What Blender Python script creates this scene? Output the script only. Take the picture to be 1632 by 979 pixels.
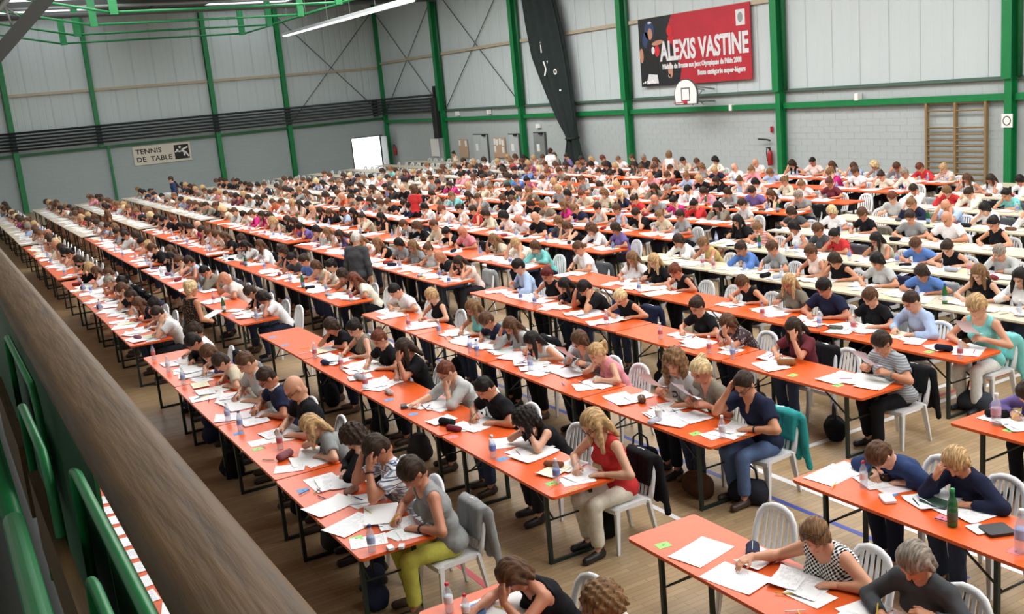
import bpy, bmesh, math, random
import numpy as np
from mathutils import Vector, Matrix
random.seed(7); RNG = np.random.default_rng(7)
PI = math.pi
scene = bpy.context.scene
C = scene.collection
for o in list(bpy.data.objects): bpy.data.objects.remove(o)

# ------------------------------------------------------------------ camera
CAMZ = 4.25
cr = Vector((0.860646, -0.501221, -0.089809)); cu = Vector((0.18178, 0.137675, 0.973654)); cw = Vector((0.475652, 0.854297, -0.209601))
cam = bpy.data.cameras.new('camera'); camo = bpy.data.objects.new('camera', cam); C.objects.link(camo)
m = Matrix.Identity(4)
for i in range(3):
    m[i][0] = cr[i]; m[i][1] = cu[i]; m[i][2] = -cw[i]
m[2][3] = CAMZ
camo.matrix_world = m
cam.sensor_fit = 'HORIZONTAL'; cam.sensor_width = 36; cam.lens = 1641.4/1632*36
cam.clip_start = 0.02; cam.clip_end = 300
scene.camera = camo
def project(p):
    v = Vector(p) - Vector((0, 0, CAMZ)); z = v.dot(cw)
    if z < 0.2: return None
    return 816+1641.4*v.dot(cr)/z, 489.5-1641.4*v.dot(cu)/z, z
def in_frame(p, mg=60):
    q = project(p)
    return q is not None and -mg < q[0] < 1632+mg and -mg < q[1] < 979+mg
# ------------------------------------------------------------------ world, daylight, exposure
world = bpy.data.worlds.new('World'); scene.world = world; world.use_nodes = True
bgn = world.node_tree.nodes['Background']; bgn.inputs[0].default_value = (0.93, 0.97, 1.0, 1); bgn.inputs[1].default_value = 3.0
scene.view_settings.view_transform = 'Standard'; scene.view_settings.look = 'None'
scene.view_settings.gamma = 1; scene.view_settings.exposure = 0.1; scene.view_settings.use_curve_mapping = False
ROOFZ = 9.9; XR = 25.6; YF = 59.7; XL = -3.2; YB = -14.0
SKY_STRIPS = [(4.8, 9.3), (15.0, 19.6)]
def area(name, loc, sx, sy, watt, col):
    l = bpy.data.lights.new(name, 'AREA'); l.shape = 'RECTANGLE'; l.size = sx; l.size_y = sy; l.energy = watt; l.color = col
    o = bpy.data.objects.new(name, l); o.location = loc; C.objects.link(o); return o
for i, (a, b) in enumerate(SKY_STRIPS):
    area('skylight_daylight', ((a+b)/2, 18.5, ROOFZ-0.12), b-a, 55.0, (2500, 3900)[i], (1.0, 0.99, 0.97))

# ------------------------------------------------------------------ materials
def new_mat(name):
    mt = bpy.data.materials.new(name); mt.use_nodes = True
    nt = mt.node_tree; bs = nt.nodes['Principled BSDF']; return mt, nt, bs
def N(nt, t, **kw):
    n = nt.nodes.new(t)
    for k, v in kw.items(): setattr(n, k, v)
    return n
def rgb(h):
    if isinstance(h, str):
        h = h.lstrip('#'); c = [int(h[i:i+2], 16)/255 for i in (0, 2, 4)]
        return tuple(((x+0.055)/1.055)**2.4 if x > 0.04045 else x/12.92 for x in c)+(1,)
    return tuple(h)+(1,) if len(h) == 3 else tuple(h)
def pmat(name, col=None, rough=0.6, obj=False, attr=None, nscale=0, namt=0.0, stretch=None, bump=0, bscale=None, metal=0, spec=0.5, coords='Object', emit=None, estr=0, alpha=None):
    mt, nt, bs = new_mat(name); L = nt.links
    bs.inputs['Roughness'].default_value = rough; bs.inputs['Metallic'].default_value = metal; bs.inputs['Specular IOR Level'].default_value = spec
    src = None
    if obj:
        src = N(nt, 'ShaderNodeObjectInfo').outputs['Color']
    elif col is not None:
        n = N(nt, 'ShaderNodeRGB'); n.outputs[0].default_value = rgb(col); src = n.outputs[0]
    if attr:
        a = N(nt, 'ShaderNodeAttribute', attribute_name=attr)
        if src is None: src = a.outputs['Color']
        else:
            mx = N(nt, 'ShaderNodeMix', data_type='RGBA', blend_type='MULTIPLY'); mx.inputs[0].default_value = 1
            L.new(src, mx.inputs[6]); L.new(a.outputs['Color'], mx.inputs[7]); src = mx.outputs[2]
    if nscale:
        tc = N(nt, 'ShaderNodeTexCoord'); mp = N(nt, 'ShaderNodeMapping')
        if stretch: mp.inputs['Scale'].default_value = stretch
        L.new(tc.outputs[coords], mp.inputs[0])
        nz = N(nt, 'ShaderNodeTexNoise'); nz.inputs['Scale'].default_value = nscale; nz.inputs['Detail'].default_value = 4
        L.new(mp.outputs[0], nz.inputs['Vector'])
        mr = N(nt, 'ShaderNodeMapRange'); mr.inputs[1].default_value = 0.25; mr.inputs[2].default_value = 0.75
        mr.inputs[3].default_value = 1-namt; mr.inputs[4].default_value = 1+namt
        L.new(nz.outputs['Fac'], mr.inputs[0])
        mx = N(nt, 'ShaderNodeMix', data_type='RGBA', blend_type='MULTIPLY'); mx.inputs[0].default_value = 1
        L.new(src, mx.inputs[6]); L.new(mr.outputs[0], mx.inputs[7]); src = mx.outputs[2]
        if bump:
            b = N(nt, 'ShaderNodeBump'); b.inputs['Strength'].default_value = bump; b.inputs['Distance'].default_value = 0.01
            L.new(nz.outputs['Fac'], b.inputs['Height']); L.new(b.outputs[0], bs.inputs['Normal'])
    if src is not None: L.new(src, bs.inputs['Base Color'])
    if emit is not None:
        bs.inputs['Emission Color'].default_value = rgb(emit); bs.inputs['Emission Strength'].default_value = estr
    if alpha is not None: bs.inputs['Alpha'].default_value = alpha
    return mt
M = {}
M['skin'] = pmat('skin', obj=True, attr='Col', rough=0.5, nscale=14, namt=0.05)
M['fabric'] = pmat('fabric', obj=True, rough=0.92, nscale=30, namt=0.10, spec=0.15)
M['hair'] = pmat('hair', obj=True, rough=0.55, nscale=70, namt=0.75, stretch=(0.25, 1.6, 0.25), spec=0.22, bump=0.8)
M['leather'] = pmat('shoe leather', obj=True, rough=0.45)
M['crowd'] = pmat('crowd colours', attr='Col', rough=0.85, nscale=12, namt=0.06)
M['plastic'] = pmat('moulded plastic', obj=True, rough=0.38, nscale=6, namt=0.03)
M['tabletop'] = pmat('lacquered table board', obj=True, rough=0.34, nscale=9, namt=0.07, spec=0.45)
M['darksteel'] = pmat('dark steel', '#23302b', rough=0.45, metal=0.3, nscale=20, namt=0.15)
M['bare'] = pmat('bare wood', '#8a6a45', rough=0.7, nscale=8, namt=0.15, stretch=(1, 6, 6))
M['green'] = pmat('green paint', '#0e7a40', rough=0.42, nscale=5, namt=0.10, spec=0.5)
M['greend'] = pmat('green sheet metal', '#0b5f33', rough=0.5, nscale=6, namt=0.12)
M['wallgrey'] = pmat('wall paint', '#b9bfbe', rough=0.85, nscale=1.2, namt=0.04)
M['clad'] = pmat('pale cladding', '#c2cccc', rough=0.7, nscale=1.5, namt=0.035, stretch=(1, 1, .15))
M['block'] = pmat('painted block', '#b2b9b8', rough=0.88, nscale=3, namt=0.02)
M['roof'] = pmat('roof deck', '#8d9090', rough=0.8, nscale=2, namt=0.06)
M['beige'] = pmat('beige rail', '#b7aa92', rough=0.7, nscale=2, namt=0.08)
M['cyl'] = pmat('dark pipe', '#20282a', rough=0.5)
M['grey'] = pmat('grey metal', '#8f9492', rough=0.5, metal=0.2)
M['dgrey'] = pmat('dark grey metal', '#4c4f4d', rough=0.6)
M['white'] = pmat('white paint', '#ecece8', rough=0.6)
M['black'] = pmat('black', '#151516', rough=0.6)
M['paper'] = pmat('paper', obj=True, rough=0.85, spec=0.2)
M['obj'] = pmat('coloured plastic', obj=True, rough=0.5)
M['skylight'] = pmat('skylight sheet', '#ffffff', emit='#f4faff', estr=1.6)
M['tube'] = pmat('lamp tube', '#ffffff', emit='#ffffff', estr=1.1)
M['gbottle'] = pmat('green bottle', '#0d6a35', rough=0.12, alpha=0.82)
def clear_mat(name, col, mix):
    mt = bpy.data.materials.new(name); mt.use_nodes = True; nt = mt.node_tree; nt.nodes.clear()
    out = N(nt, 'ShaderNodeOutputMaterial'); mx = N(nt, 'ShaderNodeMixShader'); mx.inputs[0].default_value = mix
    t = N(nt, 'ShaderNodeBsdfTransparent'); t.inputs[0].default_value = rgb(col)
    p = N(nt, 'ShaderNodeBsdfPrincipled'); p.inputs['Base Color'].default_value = (0.85, 0.88, 0.92, 1); p.inputs['Roughness'].default_value = 0.12
    nt.links.new(t.outputs[0], mx.inputs[1]); nt.links.new(p.outputs[0], mx.inputs[2]); nt.links.new(mx.outputs[0], out.inputs[0]); return mt
M['clear'] = clear_mat('clear plastic', '#eef2f6', 0.27)
# exam sheet with faint print
def printed():
    mt, nt, bs = new_mat('printed paper'); L = nt.links
    tc = N(nt, 'ShaderNodeTexCoord'); sp = N(nt, 'ShaderNodeSeparateXYZ'); L.new(tc.outputs['Generated'], sp.inputs[0])
    w = N(nt, 'ShaderNodeMath', operation='MULTIPLY'); w.inputs[1].default_value = 26; L.new(sp.outputs[0], w.inputs[0])
    fr = N(nt, 'ShaderNodeMath', operation='FRACT'); L.new(w.outputs[0], fr.inputs[0])
    gt = N(nt, 'ShaderNodeMath', operation='GREATER_THAN'); gt.inputs[1].default_value = 0.55; L.new(fr.outputs[0], gt.inputs[0])
    nz = N(nt, 'ShaderNodeTexNoise'); nz.inputs['Scale'].default_value = 7; L.new(tc.outputs['Generated'], nz.inputs['Vector'])
    g2 = N(nt, 'ShaderNodeMath', operation='GREATER_THAN'); g2.inputs[1].default_value = 0.47; L.new(nz.outputs['Fac'], g2.inputs[0])
    mu = N(nt, 'ShaderNodeMath', operation='MULTIPLY'); L.new(gt.outputs[0], mu.inputs[0]); L.new(g2.outputs[0], mu.inputs[1])
    # margins
    for ax, lo, hi in ((0, .08, .93), (1, .1, .9)):
        a = N(nt, 'ShaderNodeMath', operation='GREATER_THAN'); a.inputs[1].default_value = lo; L.new(sp.outputs[ax], a.inputs[0])
        b = N(nt, 'ShaderNodeMath', operation='LESS_THAN'); b.inputs[1].default_value = hi; L.new(sp.outputs[ax], b.inputs[0])
        for q in (a, b):
            m2 = N(nt, 'ShaderNodeMath', operation='MULTIPLY'); L.new(mu.outputs[0], m2.inputs[0]); L.new(q.outputs[0], m2.inputs[1]); mu = m2
    oi = N(nt, 'ShaderNodeObjectInfo')
    mx = N(nt, 'ShaderNodeMix', data_type='RGBA', blend_type='MULTIPLY'); L.new(mu.outputs[0], mx.inputs[0])
    L.new(oi.outputs['Color'], mx.inputs[6]); mx.inputs[7].default_value = (0.70, 0.71, 0.74, 1)
    L.new(mx.outputs[2], bs.inputs['Base Color']); bs.inputs['Roughness'].default_value = 0.85; bs.inputs['Specular IOR Level'].default_value = 0.2
    return mt
M['printed'] = printed()
# patterned fabrics: two colour grids in object space
def pattern(name, kind, c1, c2, c3=None, sc=30):
    mt, nt, bs = new_mat(name); L = nt.links
    tc = N(nt, 'ShaderNodeTexCoord'); sp = N(nt, 'ShaderNodeSeparateXYZ'); L.new(tc.outputs['Object'], sp.inputs[0])
    def band(ax, f, th):
        mu = N(nt, 'ShaderNodeMath', operation='MULTIPLY'); mu.inputs[1].default_value = f; L.new(sp.outputs[ax], mu.inputs[0])
        s = N(nt, 'ShaderNodeMath', operation='SINE'); L.new(mu.outputs[0], s.inputs[0])
        g = N(nt, 'ShaderNodeMath', operation='GREATER_THAN'); g.inputs[1].default_value = th; L.new(s.outputs[0], g.inputs[0]); return g.outputs[0]
    def mix(fac, a, b):
        mx = N(nt, 'ShaderNodeMix', data_type='RGBA'); L.new(fac, mx.inputs[0])
        for s, v in ((6, a), (7, b)):
            if isinstance(v, (str, tuple)): mx.inputs[s].default_value = rgb(v)
            else: L.new(v, mx.inputs[s])
        return mx.outputs[2]
    if kind == 'plaid':
        o = mix(band(2, sc*4, .2), c1, c2); o = mix(band(1, sc*4, .35), o, c3 or c2); o = mix(band(2, sc*4, .85), o, c1)
    elif kind == 'stripe':
        o = mix(band(2, sc*6, 0.1), c1, c2)
    elif kind == 'check':
        a, b = band(2, sc*5, 0), band(1, sc*5, 0)
        x = N(nt, 'ShaderNodeMath', operation='SUBTRACT'); L.new(a, x.inputs[0]); L.new(b, x.inputs[1])
        y = N(nt, 'ShaderNodeMath', operation='ABSOLUTE'); L.new(x.outputs[0], y.inputs[0]); o = mix(y.outputs[0], c1, c2)
    else:
        v = N(nt, 'ShaderNodeTexVoronoi'); v.inputs['Scale'].default_value = sc; L.new(tc.outputs['Object'], v.inputs['Vector'])
        g = N(nt, 'ShaderNodeMath', operation='LESS_THAN'); g.inputs[1].default_value = 0.33; L.new(v.outputs['Distance'], g.inputs[0]); o = mix(g.outputs[0], c1, c2)
    L.new(o, bs.inputs['Base Color']); bs.inputs['Roughness'].default_value = 0.9; return mt
M['plaid'] = pattern('plaid shirt cloth', 'plaid', '#e8ebf0', '#3d4660', '#8c94a8', 22)
M['plaid_dark'] = pattern('dark plaid cloth', 'plaid', '#dfe2e6', '#1d1f26', '#3a3c48', 22)
M['check'] = pattern('black and white check cloth', 'check', '#f2f2f0', '#121214', None, 42)
M['stripe'] = pattern('grey striped jersey', 'stripe', '#a9acb0', '#7d8187', None, 40)
M['redstripe'] = pattern('red striped jersey', 'stripe', '#e6d6d2', '#c04848', None, 32)
M['leopard'] = pattern('leopard print cloth', 'spots', '#1c1512', '#8a6648', None, 38)
M['floral'] = pattern('floral dark cloth', 'spots', '#3a2c30', '#9a8a8c', None, 24)

# ------------------------------------------------------------------ mesh helpers
def mk(name, V, Q, mat=None, smooth=True, col=None):
    """mesh from vertex array and list of equally sized faces (or mixed list)"""
    me = bpy.data.meshes.new(name)
    V = np.asarray(V, np.float32)
    if isinstance(Q, np.ndarray):
        k = Q.shape[1]; n = len(Q)
        me.vertices.add(len(V)); me.vertices.foreach_set('co', V.ravel())
        me.loops.add(n*k); me.loops.foreach_set('vertex_index', Q.astype(np.int32).ravel())
        me.polygons.add(n); me.polygons.foreach_set('loop_start', np.arange(0, n*k, k, dtype=np.int32))
        me.update(calc_edges=True)
    else:
        me.from_pydata([tuple(map(float, v)) for v in V], [], Q)
    me.polygons.foreach_set('use_smooth', np.full(len(me.polygons), smooth))
    if mat is not None: me.materials.append(M[mat] if isinstance(mat, str) else mat)
    if col is not None:
        ca = me.color_attributes.new('Col', 'FLOAT_COLOR', 'POINT')
        c4 = np.ones((len(V), 4), np.float32); c4[:, :3] = col; ca.data.foreach_set('color', c4.ravel())
    return me
def ob(name, me, parent=None, loc=None, rz=None, color=None, matrix=None):
    o = bpy.data.objects.new(name, me); C.objects.link(o)
    if parent is not None: o.parent = parent
    if matrix is not None: o.matrix_local = matrix if parent is not None else matrix
    if loc is not None: o.location = loc
    if rz is not None: o.rotation_euler = (0, 0, rz)
    if color is not None: o.color = rgb(color)
    return o
def tag(o, label, cat, group=None, kind=None):
    if label: o['label'] = label
    if cat: o['category'] = cat
    if group: o['group'] = group
    if kind: o['kind'] = kind
    return o
def struct(o): o['kind'] = 'structure'; return o
def empty(name, loc=(0, 0, 0), rz=0):
    o = bpy.data.objects.new(name, None); o.empty_display_size = 0.1; C.objects.link(o); o.location = loc; o.rotation_euler = (0, 0, rz); return o
class MB:
    def __init__(s): s.v = []; s.f = []
    def add(s, V, F):
        n = len(s.v); s.v += [tuple(map(float, p)) for p in V]; s.f += [tuple(i+n for i in q) for q in F]; return s
    def box(s, x0, x1, y0, y1, z0, z1):
        V = [(x, y, z) for x in (x0, x1) for y in (y0, y1) for z in (z0, z1)]
        return s.add(V, [(0, 1, 3, 2), (4, 6, 7, 5), (0, 4, 5, 1), (2, 3, 7, 6), (0, 2, 6, 4), (1, 5, 7, 3)])
    def obox(s, a, b, w, h, up=(0, 0, 1)):
        """box beam from a to b, section w (sideways) x h (up)"""
        a = Vector(a); b = Vector(b); d = (b-a).normalized(); u = Vector(up)
        if abs(d.dot(u)) > 0.98: u = Vector((1, 0, 0))
        sd = d.cross(u).normalized(); uu = sd.cross(d).normalized()
        V = [p+sd*(i*w/2)+uu*(j*h/2) for p in (a, b) for i, j in ((-1, -1), (1, -1), (1, 1), (-1, 1))]
        return s.add(V, [(3, 2, 1, 0), (4, 5, 6, 7), (0, 1, 5, 4), (1, 2, 6, 5), (2, 3, 7, 6), (3, 0, 4, 7)])
    def sweep(s, path, prof, up=(0, 0, 1), cap=True, scales=None):
        """profile (list of (u,v)) swept along path"""
        P = [Vector(p) for p in path]; n = len(prof); rings = []; last = None
        for i, p in enumerate(P):
            d = (P[min(i+1, len(P)-1)]-P[max(i-1, 0)]).normalized()
            u = Vector(up) if last is None else last
            sd = d.cross(u)
            if sd.length < 1e-3: sd = d.cross(Vector((1, 0, 0)))
            sd.normalize(); uu = sd.cross(d).normalized(); last = uu
            k = 1 if scales is None else scales[i]
            rings.append([p+sd*a*k+uu*b*k for a, b in prof])
        V = [q for r in rings for q in r]; F = []
        for i in range(len(P)-1):
            for j in range(n):
                F.append((i*n+j, i*n+(j+1) % n, (i+1)*n+(j+1) % n, (i+1)*n+j))
        if cap: F += [tuple(range(n))[::-1], tuple((len(P)-1)*n+j for j in range(n))]
        return s.add(V, F)
    def tube(s, path, r, n=8, up=(0, 0, 1), scales=None):
        return s.sweep(path, [(r*math.cos(t*2*PI/n), r*math.sin(t*2*PI/n)) for t in range(n)], up, scales=scales)
    def lathe(s, prof, n=14, c=(0, 0, 0)):
        V = []; F = []
        for r, z in prof:
            V += [(c[0]+r*math.cos(2*PI*j/n), c[1]+r*math.sin(2*PI*j/n), c[2]+z) for j in range(n)]
        for i in range(len(prof)-1):
            for j in range(n): F.append((i*n+j, i*n+(j+1) % n, (i+1)*n+(j+1) % n, (i+1)*n+j))
        F += [tuple(range(n))[::-1], tuple((len(prof)-1)*n+j for j in range(n))]
        return s.add(V, F)
    def prism(s, poly, z0, z1):
        n = len(poly); V = [(x, y, z0) for x, y in poly]+[(x, y, z1) for x, y in poly]
        F = [tuple(range(n))[::-1], tuple(range(n, 2*n))]+[(i, (i+1) % n, n+(i+1) % n, n+i) for i in range(n)]
        return s.add(V, F)
    def mesh(s, name, mat, smooth=False): return mk(name, s.v, s.f, mat, smooth)
def xform(mb, f):
    mb.v = [tuple(f(*p)) for p in mb.v]; return mb
def rrect(x0, x1, y0, y1, r, n=4):
    P = []
    for cx, cy, a in ((x1-r, y1-r, 0), (x0+r, y1-r, PI/2), (x0+r, y0+r, PI), (x1-r, y0+r, 1.5*PI)):
        P += [(cx+r*math.cos(a+t*PI/2/n), cy+r*math.sin(a+t*PI/2/n)) for t in range(n+1)]
    return P

# ------------------------------------------------------------------ implicit surfaces (people, cloth, bags)
class Field:
    def __init__(s, lo, hi, h):
        s.h = h; s.ax = [np.arange(lo[i]-2*h, hi[i]+3*h, h, dtype=np.float32) for i in range(3)]
        s.D = np.full([len(a) for a in s.ax], 0.5, np.float32)
    def sub(s, lo, hi, m):
        sl = []
        for i in range(3):
            a = int(np.searchsorted(s.ax[i], lo[i]-m)); b = int(np.searchsorted(s.ax[i], hi[i]+m)); sl.append(slice(a, b))
        g = (s.ax[0][sl[0]][:, None, None], s.ax[1][sl[1]][None, :, None], s.ax[2][sl[2]][None, None, :])
        return tuple(sl), g
    def merge(s, sl, d, k):
        e = s.D[sl]
        if k <= 0: s.D[sl] = np.minimum(e, d)
        else:
            hh = np.maximum(k-np.abs(e-d), 0)/k; s.D[sl] = np.minimum(e, d)-hh*hh*k*0.25
        return s
    def cone(s, a, b, ra, rb, k=0.02, side=None, sc=1.0, cut=None):
        a = np.asarray(a, float); b = np.asarray(b, float); R = max(ra, rb)*max(sc, 1)
        sl, (X, Y, Z) = s.sub(np.minimum(a, b)-R, np.maximum(a, b)+R, k+2*s.h)
        if 0 in s.D[sl].shape: return s
        d = b-a; dd = max(float(d@d), 1e-9)
        px, py, pz = X-a[0], Y-a[1], Z-a[2]
        t = np.clip((px*d[0]+py*d[1]+pz*d[2])/dd, 0, 1)
        vx, vy, vz = px-t*d[0], py-t*d[1], pz-t*d[2]
        if side is not None:
            q = (vx*side[0]+vy*side[1]+vz*side[2])*(1-1/sc); vx = vx-q*side[0]; vy = vy-q*side[1]; vz = vz-q*side[2]
        v = np.sqrt(vx*vx+vy*vy+vz*vz)-(ra+t*(rb-ra))
        if cut is not None:
            c, n = cut; v = np.maximum(v, (X-c[0])*n[0]+(Y-c[1])*n[1]+(Z-c[2])*n[2])
        return s.merge(sl, v.astype(np.float32), k)
    def ell_d(s, c, r, R, m):
        c = np.asarray(c, float); rm = max(r)
        sl, (X, Y, Z) = s.sub(c-rm, c+rm, m)
        px, py, pz = X-c[0], Y-c[1], Z-c[2]
        if R is None: q = (px/r[0], py/r[1], pz/r[2])
        else: q = [(px*R[0, i]+py*R[1, i]+pz*R[2, i])/r[i] for i in range(3)]
        k0 = np.sqrt(q[0]**2+q[1]**2+q[2]**2)
        return sl, ((k0-1)*min(r)*1.0*(1+0.25*(rm/min(r)-1))).astype(np.float32)
    def ell(s, c, r, k=0.02, R=None):
        sl, d = s.ell_d(c, r, R, k+2*s.h); return s.merge(sl, d, k)
    def carve(s, c, r, k=0.01, R=None):
        sl, d = s.ell_d(c, r, R, 3*s.h+k); s.D[sl] = np.maximum(s.D[sl], -d); return s
    def plane(s, c, n):
        X, Y, Z = s.ax[0][:, None, None], s.ax[1][None, :, None], s.ax[2][None, None, :]
        s.D = np.maximum(s.D, ((X-c[0])*n[0]+(Y-c[1])*n[1]+(Z-c[2])*n[2]).astype(np.float32)); return s
    def ripple(s, amp, fx, fy, fz, ph=0.0):
        X, Y, Z = s.ax[0][:, None, None], s.ax[1][None, :, None], s.ax[2][None, None, :]
        s.D = s.D+(amp*np.sin(X*fx+Y*fy*0.6+ph)*np.sin(Y*fy+Z*fz*0.5+1.3*ph)*np.sin(Z*fz+X*fx*.7)).astype(np.float32); return s
    def nets(s):
        D = s.D; S = D < 0
        c = np.zeros([n-1 for n in D.shape], np.int8)
        for i in (0, 1):
            for j in (0, 1):
                for k in (0, 1): c += S[i:S.shape[0]-1+i, j:S.shape[1]-1+j, k:S.shape[2]-1+k]
        act = (c > 0) & (c < 8); I, J, K = np.nonzero(act)
        idx = np.full(c.shape, -1, np.int32); idx[act] = np.arange(len(I))
        acc = np.zeros((len(I), 3)); cnt = np.zeros(len(I))
        ax = s.ax
        for a in ((0, 0, 0), (0, 0, 1), (0, 1, 0), (0, 1, 1), (1, 0, 0), (1, 0, 1), (1, 1, 0), (1, 1, 1)):
            for dim in range(3):
                if a[dim]: continue
                b = list(a); b[dim] = 1
                va = D[I+a[0], J+a[1], K+a[2]]; vb = D[I+b[0], J+b[1], K+b[2]]
                mm = (va < 0) != (vb < 0)
                t = np.where(mm, va/np.where(mm, va-vb, 1), 0)
                for q, (ii) in enumerate((I, J, K)):
                    pa = ax[q][ii+a[q]]; pb = ax[q][ii+b[q]]
                    acc[:, q] += np.where(mm, pa+t*(pb-pa), 0)
                cnt += mm
        V = acc/np.maximum(cnt, 1)[:, None]; Q = []
        e = S[:-1] != S[1:]; i, j, k = np.nonzero(e[:, 1:-1, 1:-1]); j += 1; k += 1
        q = np.stack([idx[i, j-1, k-1], idx[i, j, k-1], idx[i, j, k], idx[i, j-1, k]], 1); fl = S[i, j, k]; q[~fl] = q[~fl][:, ::-1]; Q.append(q)
        e = S[:, :-1] != S[:, 1:]; i, j, k = np.nonzero(e[1:-1, :, 1:-1]); i += 1; k += 1
        q = np.stack([idx[i-1, j, k-1], idx[i-1, j, k], idx[i, j, k], idx[i, j, k-1]], 1); fl = S[i, j, k]; q[~fl] = q[~fl][:, ::-1]; Q.append(q)
        e = S[:, :, :-1] != S[:, :, 1:]; i, j, k = np.nonzero(e[1:-1, 1:-1, :]); i += 1; j += 1
        q = np.stack([idx[i-1, j-1, k], idx[i, j-1, k], idx[i, j, k], idx[i-1, j, k]], 1); fl = S[i, j, k]; q[~fl] = q[~fl][:, ::-1]; Q.append(q)
        Q = np.concatenate(Q); Q = Q[(Q >= 0).all(1)]
        return V, Q
def cat(parts):
    V = []; Q = []; n = 0
    for v, q in parts: V.append(v); Q.append(q+n); n += len(v)
    return np.concatenate(V), np.concatenate(Q)
def unit(v): v = np.asarray(v, float); return v/max(np.linalg.norm(v), 1e-9)

# ------------------------------------------------------------------ people
def head_mesh(h, female):
    F = Field((-.14, -.12, -.22), (.15, .12, .15), h)
    jw = .052 if female else .058
    F.ell((-.012, 0, .028), (.100, .079, .097), 0.01)
    F.ell((.022, 0, -.04), (.072, jw, .078), 0.03)
    F.cone((.055, -.018, -.094), (.055, .018, -.094), .026, .026, 0.03)
    F.cone((.086, 0, .012), (.107, 0, -.026), .011, .0155, 0.012)
    F.cone((.086, -.02, -.06), (.086, .02, -.06), .012, .012, 0.012)
    F.cone((.078, -.03, .027), (.078, .03, .027), .016, .016, .02)
    for sg in (-1, 1):
        F.ell((-.005, sg*.08, -.008), (.022, .012, .034), 0.008)
        F.carve((.103, sg*.033, .006), (.016, .02, .013))
    F.cone((-.025, 0, -.05), (-.032, 0, -.085), .055, .05 if not female else .045, 0.03)
    V, Q = F.nets(); col = np.ones((len(V), 3))
    x, y, z = V.T
    lip = (x > .075) & (abs(y) < .026) & (abs(z+.061) < .011); col[lip] = (.78, .5, .5)
    eye = (x > .06) & (abs(abs(y)-.033) < .018) & (abs(z-.005) < .009); col[eye] = (.35, .3, .3)
    brow = (x > .06) & (abs(abs(y)-.035) < .022) & (abs(z-.03) < .008); col[brow] = (.45, .38, .33)
    return V, Q, col
def hand_mesh(h, curl):
    """right hand pointing +x, back of hand +z, thumb towards +y"""
    F = Field((-.03, -.06, -.11), (.20, .09, .05), h)
    kn = [(.092, .030), (.096, .010), (.090, -.010), (.080, -.029)]
    ln = (.078, .086, .080, .062)
    for (kx, ky), l in zip(kn, ln):
        F.cone((0, ky*.55, 0), (kx, ky, 0), .021, .0135, .012)
        d1 = np.array([math.cos(curl*.7), 0, -math.sin(curl*.7)]); d2 = np.array([math.cos(curl*1.7), 0, -math.sin(curl*1.7)])
        a = np.array([kx, ky, 0]); b = a+d1*l*.52; c = b+d2*l*.48
        F.cone(a, b, .0105, .0092, .004); F.cone(b, c, .0092, .0078, .004)
    t0 = np.array([.025, .026, -.008]); t1 = t0+np.array([.036, .030, -.012]); t2 = t1+np.array([.032, .006, -.010])
    F.cone(t0, t1, .0165, .012, .012); F.cone(t1, t2, .012, .0092, .004)
    F.cone((-.03, 0, 0), (.02, 0, 0), .027, .024, .012)
    return F.nets()
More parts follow.
